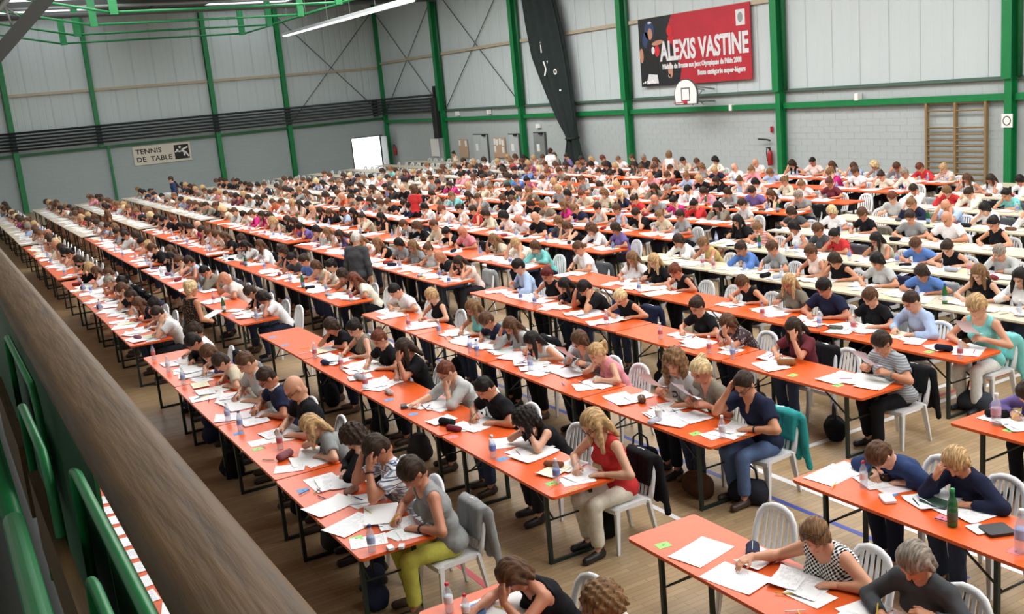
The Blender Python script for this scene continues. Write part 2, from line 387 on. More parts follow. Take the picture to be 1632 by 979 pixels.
def hair_mesh(h, style, pitch=45, seed=0):
    """hair in the head frame; pitch bends hanging locks to the vertical"""
    p = math.radians(pitch); g = np.array([math.sin(p), 0, -math.cos(p)])    # world down seen from the head
    vol = {'short': .012, 'crop': .007, 'bob': .016, 'long': .015, 'curly': .03, 'bun': .010, 'pony': .010, 'up': .014, 'curlylong': .03}[style]
    F = Field((-.22, -.17, -.42) if 'long' in style else (-.22, -.16, -.22), (.24 if 'long' in style else .16, .17, .19), h)
    F.ell((-.014, 0, .030), (.102+vol, .082+vol, .100+vol), .005)
    lim = {'short': .036, 'crop': .020, 'bob': .034, 'long': .024, 'curly': .045, 'bun': .018, 'pony': .020, 'up': .022, 'curlylong': .04}[style]
    if style != 'crop': F.ell((-.045, 0, -.03), (.066+vol*.5, .072+vol*.6, .072), .02)
    else: F.ell((-.045, 0, -.02), (.062, .068, .06), .02)
    F.plane((0, 0, 0), (0, 0, 0)) if False else None
    X, Y, Z = F.ax[0][:, None, None], F.ax[1][None, :, None], F.ax[2][None, None, :]
    F.D = np.maximum(F.D, (.82*X-.57*Z-lim-(0.02*np.sin(Y*40+seed) if style in ('bob', 'short') else 0)).astype(np.float32))
    # keep the ears and temples of the face free
    if style in ('short', 'crop', 'bun', 'pony', 'up'):
        for sg in (-1, 1): F.carve((.02, sg*.095, -.035), (.045, .045, .04))
    if style in ('bob', 'curly'):
        w = .03 if style == 'bob' else .045
        for sg in (-1, 1):
            F.cone((-.01, sg*.082, .03), (-.005, sg*.088, -.07), w, w*.75, .02)
            F.cone((-.05, sg*.06, -.03), (-.05, sg*.06, -.10), w*1.1, w*.9, .02)
        F.cone((-.075, 0, 0), (-.07, 0, -.10), w*1.5, w*1.1, .02)
    if 'long' in style:
        w = .030 if style == 'long' else .042
        for sg in (-1, 1):
            a = np.array([-.005, sg*.080, .02]); b = a+g*.11+np.array([0, sg*.012, 0]); c = b+g*.15+np.array([-.02, sg*.01, 0])
            F.cone(a, b, w, w*1.0, .02); F.cone(b, c, w*1.0, w*.55, .02)
            a = np.array([-.055, sg*.045, .0]); b = a+np.array([-.006, sg*.012, -.085]); c = b+np.array([.01, sg*.012, -.13])
            F.cone(a, b, w*1.35, w*1.2, .03); F.cone(b, c, w*1.2, w*.6, .03)
    if style == 'bun': F.ell((-.105, 0, .085), (.042, .045, .042), .012); F.ripple(.004, 120, 120, 120)
    if style == 'pony':
        a = np.array([-.115, 0, .035]); b = a+np.array([-.05, 0, -.02]); c = b+g*.14+np.array([-.02, 0, -.02])
        F.cone(a, b, .024, .03, .01); F.cone(b, c, .03, .014, .01)
    if style == 'up': F.ell((-.095, 0, .06), (.05, .06, .055), .02); F.ripple(.004, 90, 90, 90, 1)
    if 'curly' in style: F.ripple(.016, 75, 80, 70, seed)
    else: F.ripple(.006, 22, 95, 22, seed); F.ripple(.005, 48, 40, 52, seed+1)
    return F.nets()
ROTX180 = None
def rot_head(pitch, yaw, roll):
    p, y, r = map(math.radians, (pitch, yaw, roll))
    Ry = np.array([[math.cos(p), 0, math.sin(p)], [0, 1, 0], [-math.sin(p), 0, math.cos(p)]])
    Rz = np.array([[math.cos(y), -math.sin(y), 0], [math.sin(y), math.cos(y), 0], [0, 0, 1]])
    Rx = np.array([[1, 0, 0], [0, math.cos(r), -math.sin(r)], [0, math.sin(r), math.cos(r)]])
    return Rz@Ry@Rx
TE = 0.22; ZT = 0.76
def dirv(a): return np.array([math.sin(a), 0, math.cos(a)])
def skeleton(sp):
    """joint positions, person faces +x, left is +y, origin on the floor below the hips"""
    st = sp.get('stand', False); s = .95 if sp['f'] else 1.0
    if 'hz' in sp: s = min(max((sp['hz']-.545)/.638, .94 if sp['f'] else .98), 1.09)
    s = sp.get('s', s)
    K = {}; P0 = np.array([0, 0, .95*s if st else .545]); K['s'] = s
    def chain(a):
        wst = P0+.17*s*dirv(a*.6); ch = wst+.19*s*dirv(a); nb = ch+.165*s*dirv(a*1.05); hd = nb+(.10*dirv(a*.9+.15)+.065*dirv(a+.35))*s
        return wst, ch, nb, hd
    if 'hz' in sp:
        lo, hi = -.1, 1.05
        for _ in range(24):
            a = (lo+hi)/2
            if chain(a)[3][2] > sp['hz']: lo = a
            else: hi = a
    else: a = math.radians(sp.get('lean', 20))
    K['a'] = a; wst, ch, nb, hd = chain(a)
    off = np.array([0, sp.get('sway', 0.0), 0]); ch = ch+off*.6; nb = nb+off; hd = hd+off*1.25
    K['P0'], K['waist'], K['chest'], K['neck'], K['head'] = P0, wst, ch, nb, hd
    pitch = sp.get('pitch', 42); K['R'] = rot_head(pitch, sp.get('yaw', 0), sp.get('roll', 0)); K['pitch'] = pitch
    sw = (.165 if sp['f'] else .185)*s
    K['side'] = np.array([0, 1.0, 0])
    fw = dirv(a+PI/2)*1.0
    K['fwd'] = fw
    l1, l2 = .285*s, .25*s
    for nm, sg in (('R', -1), ('L', 1)):
        S = nb-.05*s*dirv(a)+np.array([.01, sg*sw, -.005]); code = sp.get(nm, 'r'); R = K['R']; curl = .35; nrm = np.array([0, 0, 1.0])
        if code == 'w': W = np.array([TE+.16, sg*.15, ZT+.045]); f = np.array([.8, -sg*.6, -.12]); curl = 1.0; pole = np.array([-.2, sg*1, -.5]); nrm = np.array([0, sg*.6, .8])
        elif code == 'r': W = np.array([TE+.10, sg*.15, ZT+.03]); f = np.array([.55, -sg*.8, -.06]); pole = np.array([-.2, sg*1, -.4])
        elif code == 'c': W = np.array([TE+.09, sg*.05, ZT+.03]); f = np.array([.15, -sg*1, 0]); pole = np.array([0.1, sg*1, -.3])
        elif code == 'x': W = np.array([TE+.40, sg*.16, ZT+.06]); f = np.array([1, 0, -.2]); curl = .5; pole = np.array([-.2, sg*.6, -.6])
        elif code == 'h': W = np.array([TE+.08, sg*.15, ZT+.12]); f = np.array([.8, -sg*.35, .25]); curl = .8; pole = np.array([-.3, sg*.8, -.6]); nrm = np.array([-.2, sg*.8, .5])
        elif code == 'd': W = np.array([TE-.06, sg*.12, .68]) if not st else np.array([.06, sg*.25, .82*s]); f = np.array([1, -sg*.2, -.3]) if not st else np.array([.1, 0, -1]); pole = np.array([-.5, sg*.6, -.3])
        elif code == 'b': W = np.array([.24, sg*.14, 1.06*s]); f = np.array([.8, -sg*.5, .05]); curl = .8; pole = np.array([-.4, sg*.5, -.8]); nrm = np.array([0, sg*.7, .6])
        else:
            q = {'k': (.02, sg*.088, -.055), 'f': (.085, sg*.065, .055), 'm': (.105, sg*.015, -.075), 't': (.03, sg*.095, .04)}[code]
            T = hd+R@np.array(q)*s; f = unit({'k': (-.05, -sg*.1, 1), 'f': (-.25, -sg*.3, .9), 'm': (.0, -sg*.35, .9), 't': (-.35, -sg*.15, .9)}[code])
            W = T-.085*s*f+np.array([.015, sg*.01, 0]); curl = {'k': 1.1, 'f': .45, 'm': 1.2, 't': .5}[code]; nrm = np.array([.5, sg*.8, .2]) if code in 'kt' else np.array([.9, sg*.2, .3]); pole = np.array([.75, sg*.45, -.9])
        if 'T'+nm in sp: W = np.array(sp['T'+nm])
        d = W-S; L = np.linalg.norm(d)
        if L > (l1+l2)*.985: W = S+d/L*(l1+l2)*.985; d = W-S; L = np.linalg.norm(d)
        if L < .12: L = .12
        x = (L*L+l1*l1-l2*l2)/(2*L); hgt = math.sqrt(max(l1*l1-x*x, 1e-4)); u = d/L
        pp = unit(pole-u*(pole@u)); E = S+u*x+pp*hgt
        if not st and E[0] > TE-.06 and E[2] < ZT+.05: E[2] = ZT+.05
        K['S'+nm], K['E'+nm], K['W'+nm] = S, E, W
        fore = unit(W-E); f = unit(f); f = unit(f*.75+fore*.25)
        n = unit(nrm-f*(nrm@f)); th = np.cross(n, f) if sg < 0 else -np.cross(n, f)
        K['H'+nm] = np.stack([f, th if True else th, n], 1); K['c'+nm] = curl
        K['hand'+nm] = W+f*.10
    return K
def upper(F, K, f, g=1.0, o=0.0, arms=True, tors=True):
    """torso and arm primitives, o = offset for clothing"""
    s = K['s']; sd = K['side']; k = .03; P0, w, c, n = K['P0'], K['waist'], K['chest'], K['neck']; fw = K['fwd']
    if tors:
        F.ell(P0+np.array([-.01, 0, .0]), (.118*g*s+o, .168*g*s+o, .11*s+o), .03)
        F.cone(P0+(w-P0)*.2, w, .098*g*s+o, (.088 if f else .098)*g*s+o, .04, sd, 1.32)
        F.cone(w, c, (.088 if f else .098)*g*s+o, (.10 if f else .112)*g*s+o, .04, sd, 1.38)
        F.cone(c, n-(n-c)*.35, (.098 if f else .110)*g*s+o, .075*s+o, .04, sd, 1.5)
        if f:
            for sg in (-1, 1): F.ell(c+fw*(.075*g)*s+np.array([0, sg*.072*g*s, -.02]), (.058*g+o,)*3, .03)
        for nm in 'RL':
            F.cone(n-(n-c)*.12, K['S'+nm], .048*s+o, (.047 if f else .055)*s*min(g, 1.15)+o, .045)
    if arms:
        ga = g*(.93 if f else 1.06)
        for nm in 'RL':
            S, E, W = K['S'+nm], K['E'+nm], K['W'+nm]
            F.cone(S, E, .049*s*ga+o, .038*s*ga+o, .02); F.cone(E, E+(W-E)*.35, .039*s*ga+o, .039*s*ga+o, .015); F.cone(E+(W-E)*.3, W, .039*s*ga+o, .026*s+o, .015)
    return F
def bounds(K, z0=.42):
    P = np.array([K[k] for k in ('P0', 'waist', 'chest', 'neck', 'SR', 'SL', 'ER', 'EL', 'WR', 'WL')])
    lo = P.min(0)-.17; hi = P.max(0)+.15; lo[2] = max(lo[2], z0); return lo, hi
CACHE = {}
def cached(key, fn):
    if key not in CACHE: CACHE[key] = fn()
    return CACHE[key]
def lower_mesh(h, f, stand, o=0.0, cut=None, skirt=False):
    s = .95 if f else 1.0
    F = Field((-.24, -.30, -.01), (.70, .30, 1.12 if stand else .72), h)
    P0 = np.array([0, 0, .95*s if stand else .545])
    F.ell(P0+np.array([-.01, 0, 0]), (.118*s+o, .168*s+o, .115*s+o), .03)
    for sg in (-1, 1):
        hip = P0+np.array([0.01, sg*.088*s, -.03])
        if stand: kn = np.array([.03, sg*.09, .50*s]); an = np.array([-.01, sg*.09, .08])
        else: kn = np.array([.42, sg*.11, .515]); an = np.array([.37+sg*.04, sg*.12, .09])
        F.cone(hip, kn, .083*s+o, .058*s+o, .03)
        cuts = None if cut is None else (kn+(an-kn)*cut, unit(an-kn))
        F.cone(kn, an, .060*s+o, (.038 if cut is None else .052)+o, .02, cut=cuts)
        if cut is None: F.cone(an, an+np.array([.02, 0, -.04]), .036, .034, .02); F.cone(an+np.array([.0, 0, -.045]), an+np.array([.16, sg*.02, -.052]), .034, .028, .02)
    if cut is not None:
        F.ripple(.006, 30, 26, 22)
    if skirt and not stand:
        F.cone(P0+np.array([0, 0, -.0]), (.36, 0, .52), .11, .085, .05, np.array([0, 1., 0]), 1.6)
    F.D[:, :, :] = np.maximum(F.D, (0.012-F.ax[2])[None, None, :].astype(np.float32))
    return F.nets()
def shoe_mesh(h, stand, f):
    F = Field((-.15, -.22, 0), (.66, .22, .18), h)
    for sg in (-1, 1):
        an = np.array([-.01, sg*.09, .08]) if stand else np.array([.37+sg*.04, sg*.12, .09])
        F.cone(an+np.array([-.03, 0, -.045]), an+np.array([.17, sg*.02, -.052]), .043, .036, .02); F.cone(an+np.array([-.01, 0, 0.0]), an+np.array([0, 0, -.05]), .042, .045, .02)
    F.plane((0, 0, .002), (0, 0, -1)); return F.nets()
def shirt_mesh(K, sp, h):
    f = sp['f']; g = sp.get('g', 1.0); s = K['s']; sl = sp['sleeve']; o = .011 if sp.get('loose', 0) == 0 else .02
    lo, hi = bounds(K, .46); F = Field(lo-.02, hi+.02, h)
    upper(F, K, f, g, o, arms=False)
    P0, w, c, n = K['P0'], K['waist'], K['chest'], K['neck']; a = K['a']; up = dirv(a*1.05); fw = K['fwd']
    ga = g*(.93 if f else 1.06)
    if sl in ('short', 'long', 'elbow'):
        for nm in 'RL':
            S, E, W = K['S'+nm], K['E'+nm], K['W'+nm]
            if sl == 'short': F.cone(S, E, .052*s*ga+o+.006, .045*s*ga+o+.012, .03, cut=(S+(E-S)*.62, unit(E-S)))
            else:
                t = .93 if sl == 'long' else .2
                F.cone(S, E, .052*s*ga+o+.004, .042*s*ga+o+.004, .03)
                F.cone(E, W, .043*s*ga+o+.003, .031*s+o+.002, .02, cut=(E+(W-E)*t, unit(W-E)))
    else:
        for nm, sg in (('R', -1), ('L', 1)):
            S = K['S'+nm]; rr = .078 if sl == 'tank' else .10
            F.carve(S+np.array([0.0, sg*.045, .0]), (rr*s,)*3)
            if sl == 'strap': F.carve(n+np.array([0, sg*.10, .02]), (.07, .045, .06))
    rn = {'crew': .062, 'scoop': .088, 'v': .075, 'wide': .10}[sp.get('neck', 'crew')]*s
    F.carve(n+up*.03+fw*(.015 if rn < .07 else .05), (rn, rn*1.0, rn*1.15))
    if sp.get('neck') == 'v': F.carve(n-up*.06+fw*.09, (.06, .03, .08))
    F.carve(n+up*.09, (.075, .075, .075))
    F.plane(P0+np.array([0, 0, -.055]), (0, 0, -1))
    F.ripple(.006, 34, 28, 30, sp.get('seed', 0)); F.ripple(.003, 60, 70, 75, 2+sp.get('seed', 0))
    return F.nets()
def body_mesh(K, sp, lod):
    f = sp['f']; g = sp.get('g', 1.0); hb, hh, hm = {0: (.017, .0075, .0065), 1: (.024, .0125, .0105), 2: (.05, .03, .03)}[lod]
    lo, hi = bounds(K, .42); F = Field(lo-.02, hi+.02, hb); upper(F, K, f, g)
    s = K['s']; R = K['R']; hd = K['head']
    F.cone(K['neck']-.03*dirv(K['a']), hd+R@np.array([-.03, 0, -.06])*s, (.047 if f else .054)*s, (.043 if f else .05)*s, .035)
    parts = [F.nets()]; cols = [np.ones((len(parts[0][0]), 3))]
    v, q, cc = cached(('head', hh, f), lambda: head_mesh(hh, f)); parts.append(((v*s*1.02)@R.T+hd, q)); cols.append(cc)
    if lod < 2 or True:
        for nm in 'RL':
            cu_ = round(K['c'+nm]*2)/2
            v, q = cached(('hand', hm, cu_), lambda: hand_mesh(hm, cu_)); vv = v.copy()*(s*(.93 if f else 1.02)); qq = q
            Hm = K['H'+nm]
            if np.linalg.det(Hm) < 0: qq = q[:, ::-1]
            parts.append((vv@Hm.T+K['W'+nm], qq)); cols.append(np.ones((len(v), 3)))
    st = sp.get('stand', False)
    v, q = cached(('legs', lod, f, st), lambda: lower_mesh({0: .026, 1: .032, 2: .055}[lod], f, st)); parts.append((v, q)); cols.append(np.ones((len(v), 3)))
    V, Q = cat(parts); return V, Q, np.concatenate(cols)

SKIN = ['#cb8d6b', '#c08062', '#d29b7c', '#b87a5a', '#d4a184']
HAIRC = {'black': '#1d1815', 'dark': '#35271d', 'brown': '#563b28', 'lbrown': '#7a5a3c', 'blond': '#b8966a', 'lblond': '#d2b98c', 'red': '#5e2322', 'auburn': '#693a28', 'grey': '#8e8378', 'white': '#cfc9be'}
COL = {'black': '#19191c', 'navy': '#23283f', 'grey': '#8d8f8f', 'dgrey': '#4b4d50', 'lgrey': '#b9bbb9', 'white': '#e9e9ea', 'beige': '#c9bda6', 'khaki': '#7f786a', 'red': '#c4383a', 'pink': '#e0909a', 'hotpink': '#c22e78', 'turq': '#7cc7c4', 'teal': '#2f8f8e', 'lblue': '#a9bede', 'blue': '#5f83c4', 'royal': '#2f49a8', 'purple': '#6e5f98', 'maroon': '#6a2f38', 'yellow': '#d8cf86', 'mustard': '#c9b071', 'palepink': '#e6cfc6', 'orange': '#d2653e', 'brown': '#6b4c38', 'green': '#4e7a66', 'dblue': '#2d3d63', 'cream': '#e2dccb', 'mag': '#b04a8c'}
CNAME = {'dgrey': 'dark grey', 'lgrey': 'light grey', 'hotpink': 'bright pink', 'turq': 'turquoise', 'lblue': 'light blue', 'royal': 'royal blue', 'palepink': 'pale pink', 'dblue': 'dark blue', 'mag': 'magenta'}
SLN = {'short': 'tee', 'long': 'long-sleeved top', 'tank': 'tank top', 'strap': 'strappy top', 'elbow': 'top'}
POSN = {'w': 'writing', 'r': 'bent over papers', 'c': 'arms folded on table', 'k': 'cheek on hand', 'f': 'hand on forehead', 'm': 'hand at mouth', 'h': 'reading a held sheet', 'x': 'reaching across the table', 't': 'hand at temple', 'd': 'sitting back', 'b': 'standing'}
def pose_name(R, L):
    for c in 'xh':
        if c in (R, L): return POSN[c]
    if R in 'ft' and L in 'ftk': return 'both hands at head'
    for c in 'fktm':
        if c in (R, L): return POSN[c]
    return POSN[R]
ORD = ['zeroth', 'first', 'second', 'third', 'fourth', 'fifth', 'sixth', 'seventh', 'eighth', 'ninth', 'tenth', 'eleventh', 'twelfth', 'thirteenth', 'fourteenth', 'fifteenth', 'sixteenth', 'seventeenth', 'eighteenth', 'nineteenth', 'twentieth', 'twenty-first', 'twenty-second', 'twenty-third', 'twenty-fourth', 'twenty-fifth']

# ------------------------------------------------------------------ the hall
def floor_mat():
    mt, nt, bs = new_mat('sports parquet'); L = nt.links
    tc = N(nt, 'ShaderNodeTexCoord'); mp = N(nt, 'ShaderNodeMapping'); mp.inputs['Scale'].default_value = (1, 1, 1); L.new(tc.outputs['Object'], mp.inputs[0])
    br = N(nt, 'ShaderNodeTexBrick'); L.new(mp.outputs[0], br.inputs['Vector']); br.offset = 0.37
    br.inputs['Color1'].default_value = rgb('#a98f6c'); br.inputs['Color2'].default_value = rgb('#97805f'); br.inputs['Mortar'].default_value = rgb('#7d6a50')
    br.inputs['Scale'].default_value = 1; br.inputs['Mortar Size'].default_value = 0.003; br.inputs['Brick Width'].default_value = 0.45; br.inputs['Row Height'].default_value = 0.065; br.inputs['Bias'].default_value = 0.0
    nz = N(nt, 'ShaderNodeTexNoise'); nz.inputs['Scale'].default_value = 1.3; L.new(tc.outputs['Object'], nz.inputs['Vector'])
    mr = N(nt, 'ShaderNodeMapRange'); mr.inputs[3].default_value = .85; mr.inputs[4].default_value = 1.12; L.new(nz.outputs['Fac'], mr.inputs[0])
    mx = N(nt, 'ShaderNodeMix', data_type='RGBA', blend_type='MULTIPLY'); mx.inputs[0].default_value = 1
    L.new(br.outputs['Color'], mx.inputs[6]); L.new(mr.outputs[0], mx.inputs[7]); L.new(mx.outputs[2], bs.inputs['Base Color'])
    bs.inputs['Roughness'].default_value = 0.42; bs.inputs['Specular IOR Level'].default_value = 0.35; return mt
M['floor'] = floor_mat()
struct(ob('floor', MB().box(XL, XR+.3, YB, YF+6, -.2, 0).mesh('floor', 'floor')))
# roof with rooflight openings filled by bright sheets
xs = [XL]+[v for s_ in SKY_STRIPS for v in s_]+[XR+.3]
rb = MB()
for i in range(0, len(xs), 2): rb.box(xs[i], xs[i+1], YB, YF+.3, ROOFZ, ROOFZ+.15)
for a, b in SKY_STRIPS:
    rb.box(a, b, YB, -9, ROOFZ, ROOFZ+.15); rb.box(a, b, 59.0, YF+.3, ROOFZ, ROOFZ+.15)
ceil = struct(ob('ceiling', rb.mesh('ceiling', 'roof')))
n_sk = 0
for a, b in SKY_STRIPS:
    y = -9.0
    while y < 58.9:
        ob('skylight_panel', MB().box(a, b, y+.04, min(y+4.66, 58.96), ROOFZ+.04, ROOFZ+.08).mesh('skylight_panel', 'skylight'), ceil); y += 4.7
# walls: plain backing, block base and cladding sheets above
wr = struct(ob('wall_right', MB().box(XR+.04, XR+.3, YB, YF+.3, 0, ROOFZ).mesh('wall_right', 'wallgrey')))
DX0, DX1, DZ = 23.2, 25.15, 1.95
wf = struct(ob('wall_far', MB().box(XL, DX0, YF+.04, YF+.3, 0, ROOFZ).box(DX1, XR+.3, YF+.04, YF+.3, 0, ROOFZ).box(DX0, DX1, YF+.04, YF+.3, DZ, ROOFZ).mesh('wall_far', 'wallgrey')))
struct(ob('wall_left', MB().box(XL-.2, XL, YB, YF+.3, 0, ROOFZ).mesh('wall_left', 'wallgrey')))
struct(ob('wall_back', MB().box(XL, XR, YB-.2, YB, 0, ROOFZ).mesh('wall_back', 'wallgrey')))
ZB = 3.28
clad_me = {}
def clad(parent, axis, a, b, z0, z1):
    w = b-a; key = (axis, round(w, 3), z0)
    if key not in clad_me:
        mb = MB(); h = z1-z0; g = .006
        # shallow trapezoid ribs
        xsn = [g, .04, .07, w*.33, w*.33+.03, w*.33+.06, w*.33+.09, w*.66, w*.66+.03, w*.66+.06, w*.66+.09, w-.07, w-.04, w-g]
        d = [.018, .018, .03, .03, .024, .024, .03, .03, .024, .024, .03, .03, .018, .018]
        n = len(xsn); V = [(x, -q, z) for z in (0, h) for x, q in zip(xsn, d)]
        mb.add(V, [(i, i+1, n+i+1, n+i) for i in range(n-1)])
        if axis == 'y': mb.v = [(y, -x, z) for x, y, z in mb.v]
        clad_me[key] = mb.mesh('cladding_panel', 'clad')
    return ob('cladding_panel', clad_me[key], parent, loc=(a, YF+.035, z0) if axis == 'x' else (XR+.035, b, z0))
y = 15.0
while y < YF-.5:
    clad(wr, 'y', y, y+1.1, ZB, ROOFZ); y += 1.1
x = XL+.1
while x < XR-.5:
    clad(wf, 'x', x, x+1.1, 3.1, ROOFZ); x += 1.1
# block courses on the right wall: the large near ones singly, the rest in one
bw, bh = .5, .205
bme = MB().box(XR+.034, XR+.05, .004, bw-.004, .0035, bh-.0035).mesh('block', 'block')
rest = MB(); cand = []
for r_ in range(16):
    y = 14.0+(bw/2 if r_ % 2 else 0)
    while y < YF-.1:
        cand.append((y, r_*bh)); y += bw
vis = [c for c in cand if in_frame((XR, c[0], c[1]), 5) and c[1] > .35]
vis.sort(); near_b = set(vis[:300])
for c in cand:
    if c in near_b: ob('block', bme, wr, loc=(0, c[0], c[1]))
    else: rest.box(XR+.034, XR+.05, c[0]+.004, min(c[0]+bw-.004, YF), c[1]+.0035, c[1]+bh-.0035)
o = ob('block_courses', rest.mesh('block_courses', 'block'), wr); o['kind'] = 'stuff'
# far wall base of blocks (too small to tell apart): brick relief in the material
def farblock():
    mt, nt, bs = new_mat('painted block wall'); L = nt.links
    tc = N(nt, 'ShaderNodeTexCoord'); mp = N(nt, 'ShaderNodeMapping'); mp.inputs['Rotation'].default_value = (PI/2, 0, 0); L.new(tc.outputs['Object'], mp.inputs[0])
    br = N(nt, 'ShaderNodeTexBrick'); L.new(mp.outputs[0], br.inputs['Vector']); br.inputs['Scale'].default_value = 1
    br.inputs['Brick Width'].default_value = .5; br.inputs['Row Height'].default_value = .205; br.inputs['Mortar Size'].default_value = .008
    br.inputs['Color1'].default_value = rgb('#a7b3b3'); br.inputs['Color2'].default_value = rgb('#a4b0b1'); br.inputs['Mortar'].default_value = rgb('#9faaab')
    L.new(br.outputs['Color'], bs.inputs['Base Color']); bs.inputs['Roughness'].default_value = .88; return mt
M['farblock'] = farblock()
ob('block_base', MB().box(XL, DX0-.06, YF, YF+.04, 0, 2.95).box(DX1+.06, XR, YF, YF+.04, 0, 2.95).box(DX0-.06, DX1+.06, YF, YF+.04, DZ+.05, 2.95).mesh('block_base', 'farblock'), wf)
# open door to the daylight, frame and the leaf folded back
dr = struct(ob('door_1', MB().box(DX0-.06, DX0, YF-.04, YF+.3, 0, DZ+.06).box(DX1, DX1+.06, YF-.04, YF+.3, 0, DZ+.06).box(DX0, DX1, YF-.04, YF+.3, DZ, DZ+.06).mesh('door_frame', 'dgrey')))
ob('door_leaf', MB().box(DX1-.05, DX1, YF-.9, YF-.05, .02, DZ-.02).mesh('door_leaf', 'grey'), dr)
ob('ground_outside', MB().box(20, 29, YF+.32, YF+6, -.04, .01).mesh('ground_outside', 'white'), dr)
M['ledge'] = pmat('dull green ledge', '#4a6558', rough=.6)
# ---- green steel frame
def hsec(w, d, t=.02):
    return [(-w/2, -d/2), (w/2, -d/2), (w/2, -d/2+t), (t/2, -d/2+t), (t/2, d/2-t), (w/2, d/2-t), (w/2, d/2), (-w/2, d/2), (-w/2, d/2-t), (-t/2, d/2-t), (-t/2, -d/2+t), (-w/2, -d/2+t)]
YCOL = [17.5, 25.95, 34.5, 43.0, 51.4]
for i, y in enumerate(YCOL):
    root = empty('steel_column', (XR, y, 0))
    low = MB().prism([(px-.17, py) for px, py in [(q, p) for p, q in hsec(.21, .26)]], 0, 3.25); ob('lower_shaft', low.mesh('lower_shaft', 'green'), root)
    up = MB().prism([(px-.21, py) for px, py in [(q, p) for p, q in hsec(.29, .36, .025)]], 3.25, ROOFZ); ob('upper_shaft', up.mesh('upper_shaft', 'green'), root)
    ob('downpipe', MB().tube([(-.14, -.22, 3.3), (-.14, -.22, ROOFZ)], .075, 10).mesh('downpipe', 'greend', True), root)
    tag(root, 'green steel column on the right wall, %s from the right edge' % ORD[i+1], 'column', 'right wall columns')
root = empty('steel_column', (XR-.1, YF-.1, 0)); ob('shaft', MB().prism(hsec(.34, .34), 0, ROOFZ).mesh('shaft', 'green'), root)
tag(root, 'green steel column in the far corner beside the open door', 'column')
for i, x in enumerate([19.4, 15.2, 8.9, 4.7]):
    root = empty('steel_post', (x, YF-.15, 0))
    if x == 8.9:
        ob('upper_shaft', MB().prism(hsec(.22, .24), 3.0, ROOFZ).mesh('upper_shaft', 'green'), root); ob('lower_shaft', MB().prism(hsec(.12, .12), 0, 3.0).mesh('lower_shaft', 'green'), root)
        for q in root.children:
            if q.name.startswith('lower'): q.location.x = .35
    else: ob('shaft', MB().prism(hsec(.26, .28), 0, ROOFZ).mesh('shaft', 'green'), root)
    tag(root, 'slim green steel post on the far wall, %s from the corner' % ORD[i+1], 'column', 'far wall posts')
# rails along the walls
def rail(name, me, label, cat='beam'): return tag(ob(name, me), label, cat)
ys_ = [15.0]+YCOL+[YF]
for i in range(len(ys_)-1):
    a, b = ys_[i]+.13, ys_[i+1]-.13
    tag(ob('wall_beam', MB().box(XR-.17, XR-.03, a, b, 2.68, 2.86).mesh('wall_beam', 'green')), 'green horizontal beam on the right wall, %s bay from the right' % ORD[i+1], 'beam', 'lower wall beams')
    if i > 0 or True: tag(ob('wall_rail', MB().box(XR-.10, XR-.02, a, b, 3.22, 3.31).mesh('wall_rail', 'ledge')), 'thin dark green ledge above the wall beam, %s bay from the right' % ORD[i+1], 'rail', 'upper ledges')
    if i > 1: tag(ob('sheeting_rail', MB().box(XR-.10, XR-.01, a, b, 6.18, 6.32).mesh('sheeting_rail', 'beige')), 'beige sheeting rail high on the right wall, %s bay from the right' % ORD[i+1], 'rail', 'beige rails')
tag(ob('wall_beam', MB().box(XL, XR, YF-.16, YF-.02, 2.92, 3.05).mesh('wall_beam', 'greend')), 'long dark green beam across the far wall', 'beam')
xf = [XL, 4.7, 8.9, 15.2, 19.4, XR]
for i in range(5):
    tag(ob('sheeting_rail', MB().box(xf[i]+.13, xf[i+1]-.13, YF-.10, YF-.01, 5.95, 6.09).mesh('sheeting_rail', 'beige')), 'beige rail across the far wall, %s bay from the left' % ORD[i+1], 'rail', 'beige rails')
# dark pipes in a bundle, turning the corner
for i in range(6):
    z = 4.12-.17*i; rr = .05 if i else .06
    tag(ob('heating_pipe', MB().tube([(XL+.02, YF-.34, z), (XR-.5, YF-.34, z), (XR-.3, YF-.54, z), (XR-.3, 52.0, z)], rr, 8).mesh('heating_pipe', 'cyl', True)), 'dark horizontal pipe on the far wall, %s of six from the top' % ORD[i+1], 'pipe', 'pipe bundle')
for i, x in enumerate((4.7, 8.9, 15.2, 19.4, 24.9)):
    tag(ob('pipe_bracket', MB().box(x-.12, x+.12, YF-.31, YF-.02, 3.15, 4.15).mesh('pipe_bracket', 'cyl')), 'dark bracket behind the pipes at the %s post from the left' % ORD[i+1], 'bracket', 'pipe brackets')
# bracing rods
def rod(a, b, label): tag(ob('bracing_rod', MB().tube([a, b], .022, 6).mesh('bracing_rod', 'dgrey', True)), label, 'rod', 'wall bracing')
rod((XR-.08, 43.25, 3.4), (XR-.08, 51.05, 9.6), 'thin bracing rod falling right in the bay beside the curtain')
rod((XR-.08, 51.05, 3.4), (XR-.08, 43.25, 9.6), 'thin bracing rod rising right in the bay beside the curtain')
rod((XR-.08, 51.6, 3.3), (XR-.08, 59.4, 9.2), 'thin bracing rod falling right in the corner bay of right wall')
rod((XR-.08, 59.4, 3.3), (XR-.08, 51.6, 9.2), 'thin bracing rod rising right in the corner bay of right wall')
rod((19.6, YF-.08, 9.2), (25.3, YF-.08, 3.3), 'thin bracing rod falling right on the far wall')
rod((19.6, YF-.08, 3.3), (25.3, YF-.08, 9.2), 'thin bracing rod rising right on the far wall')
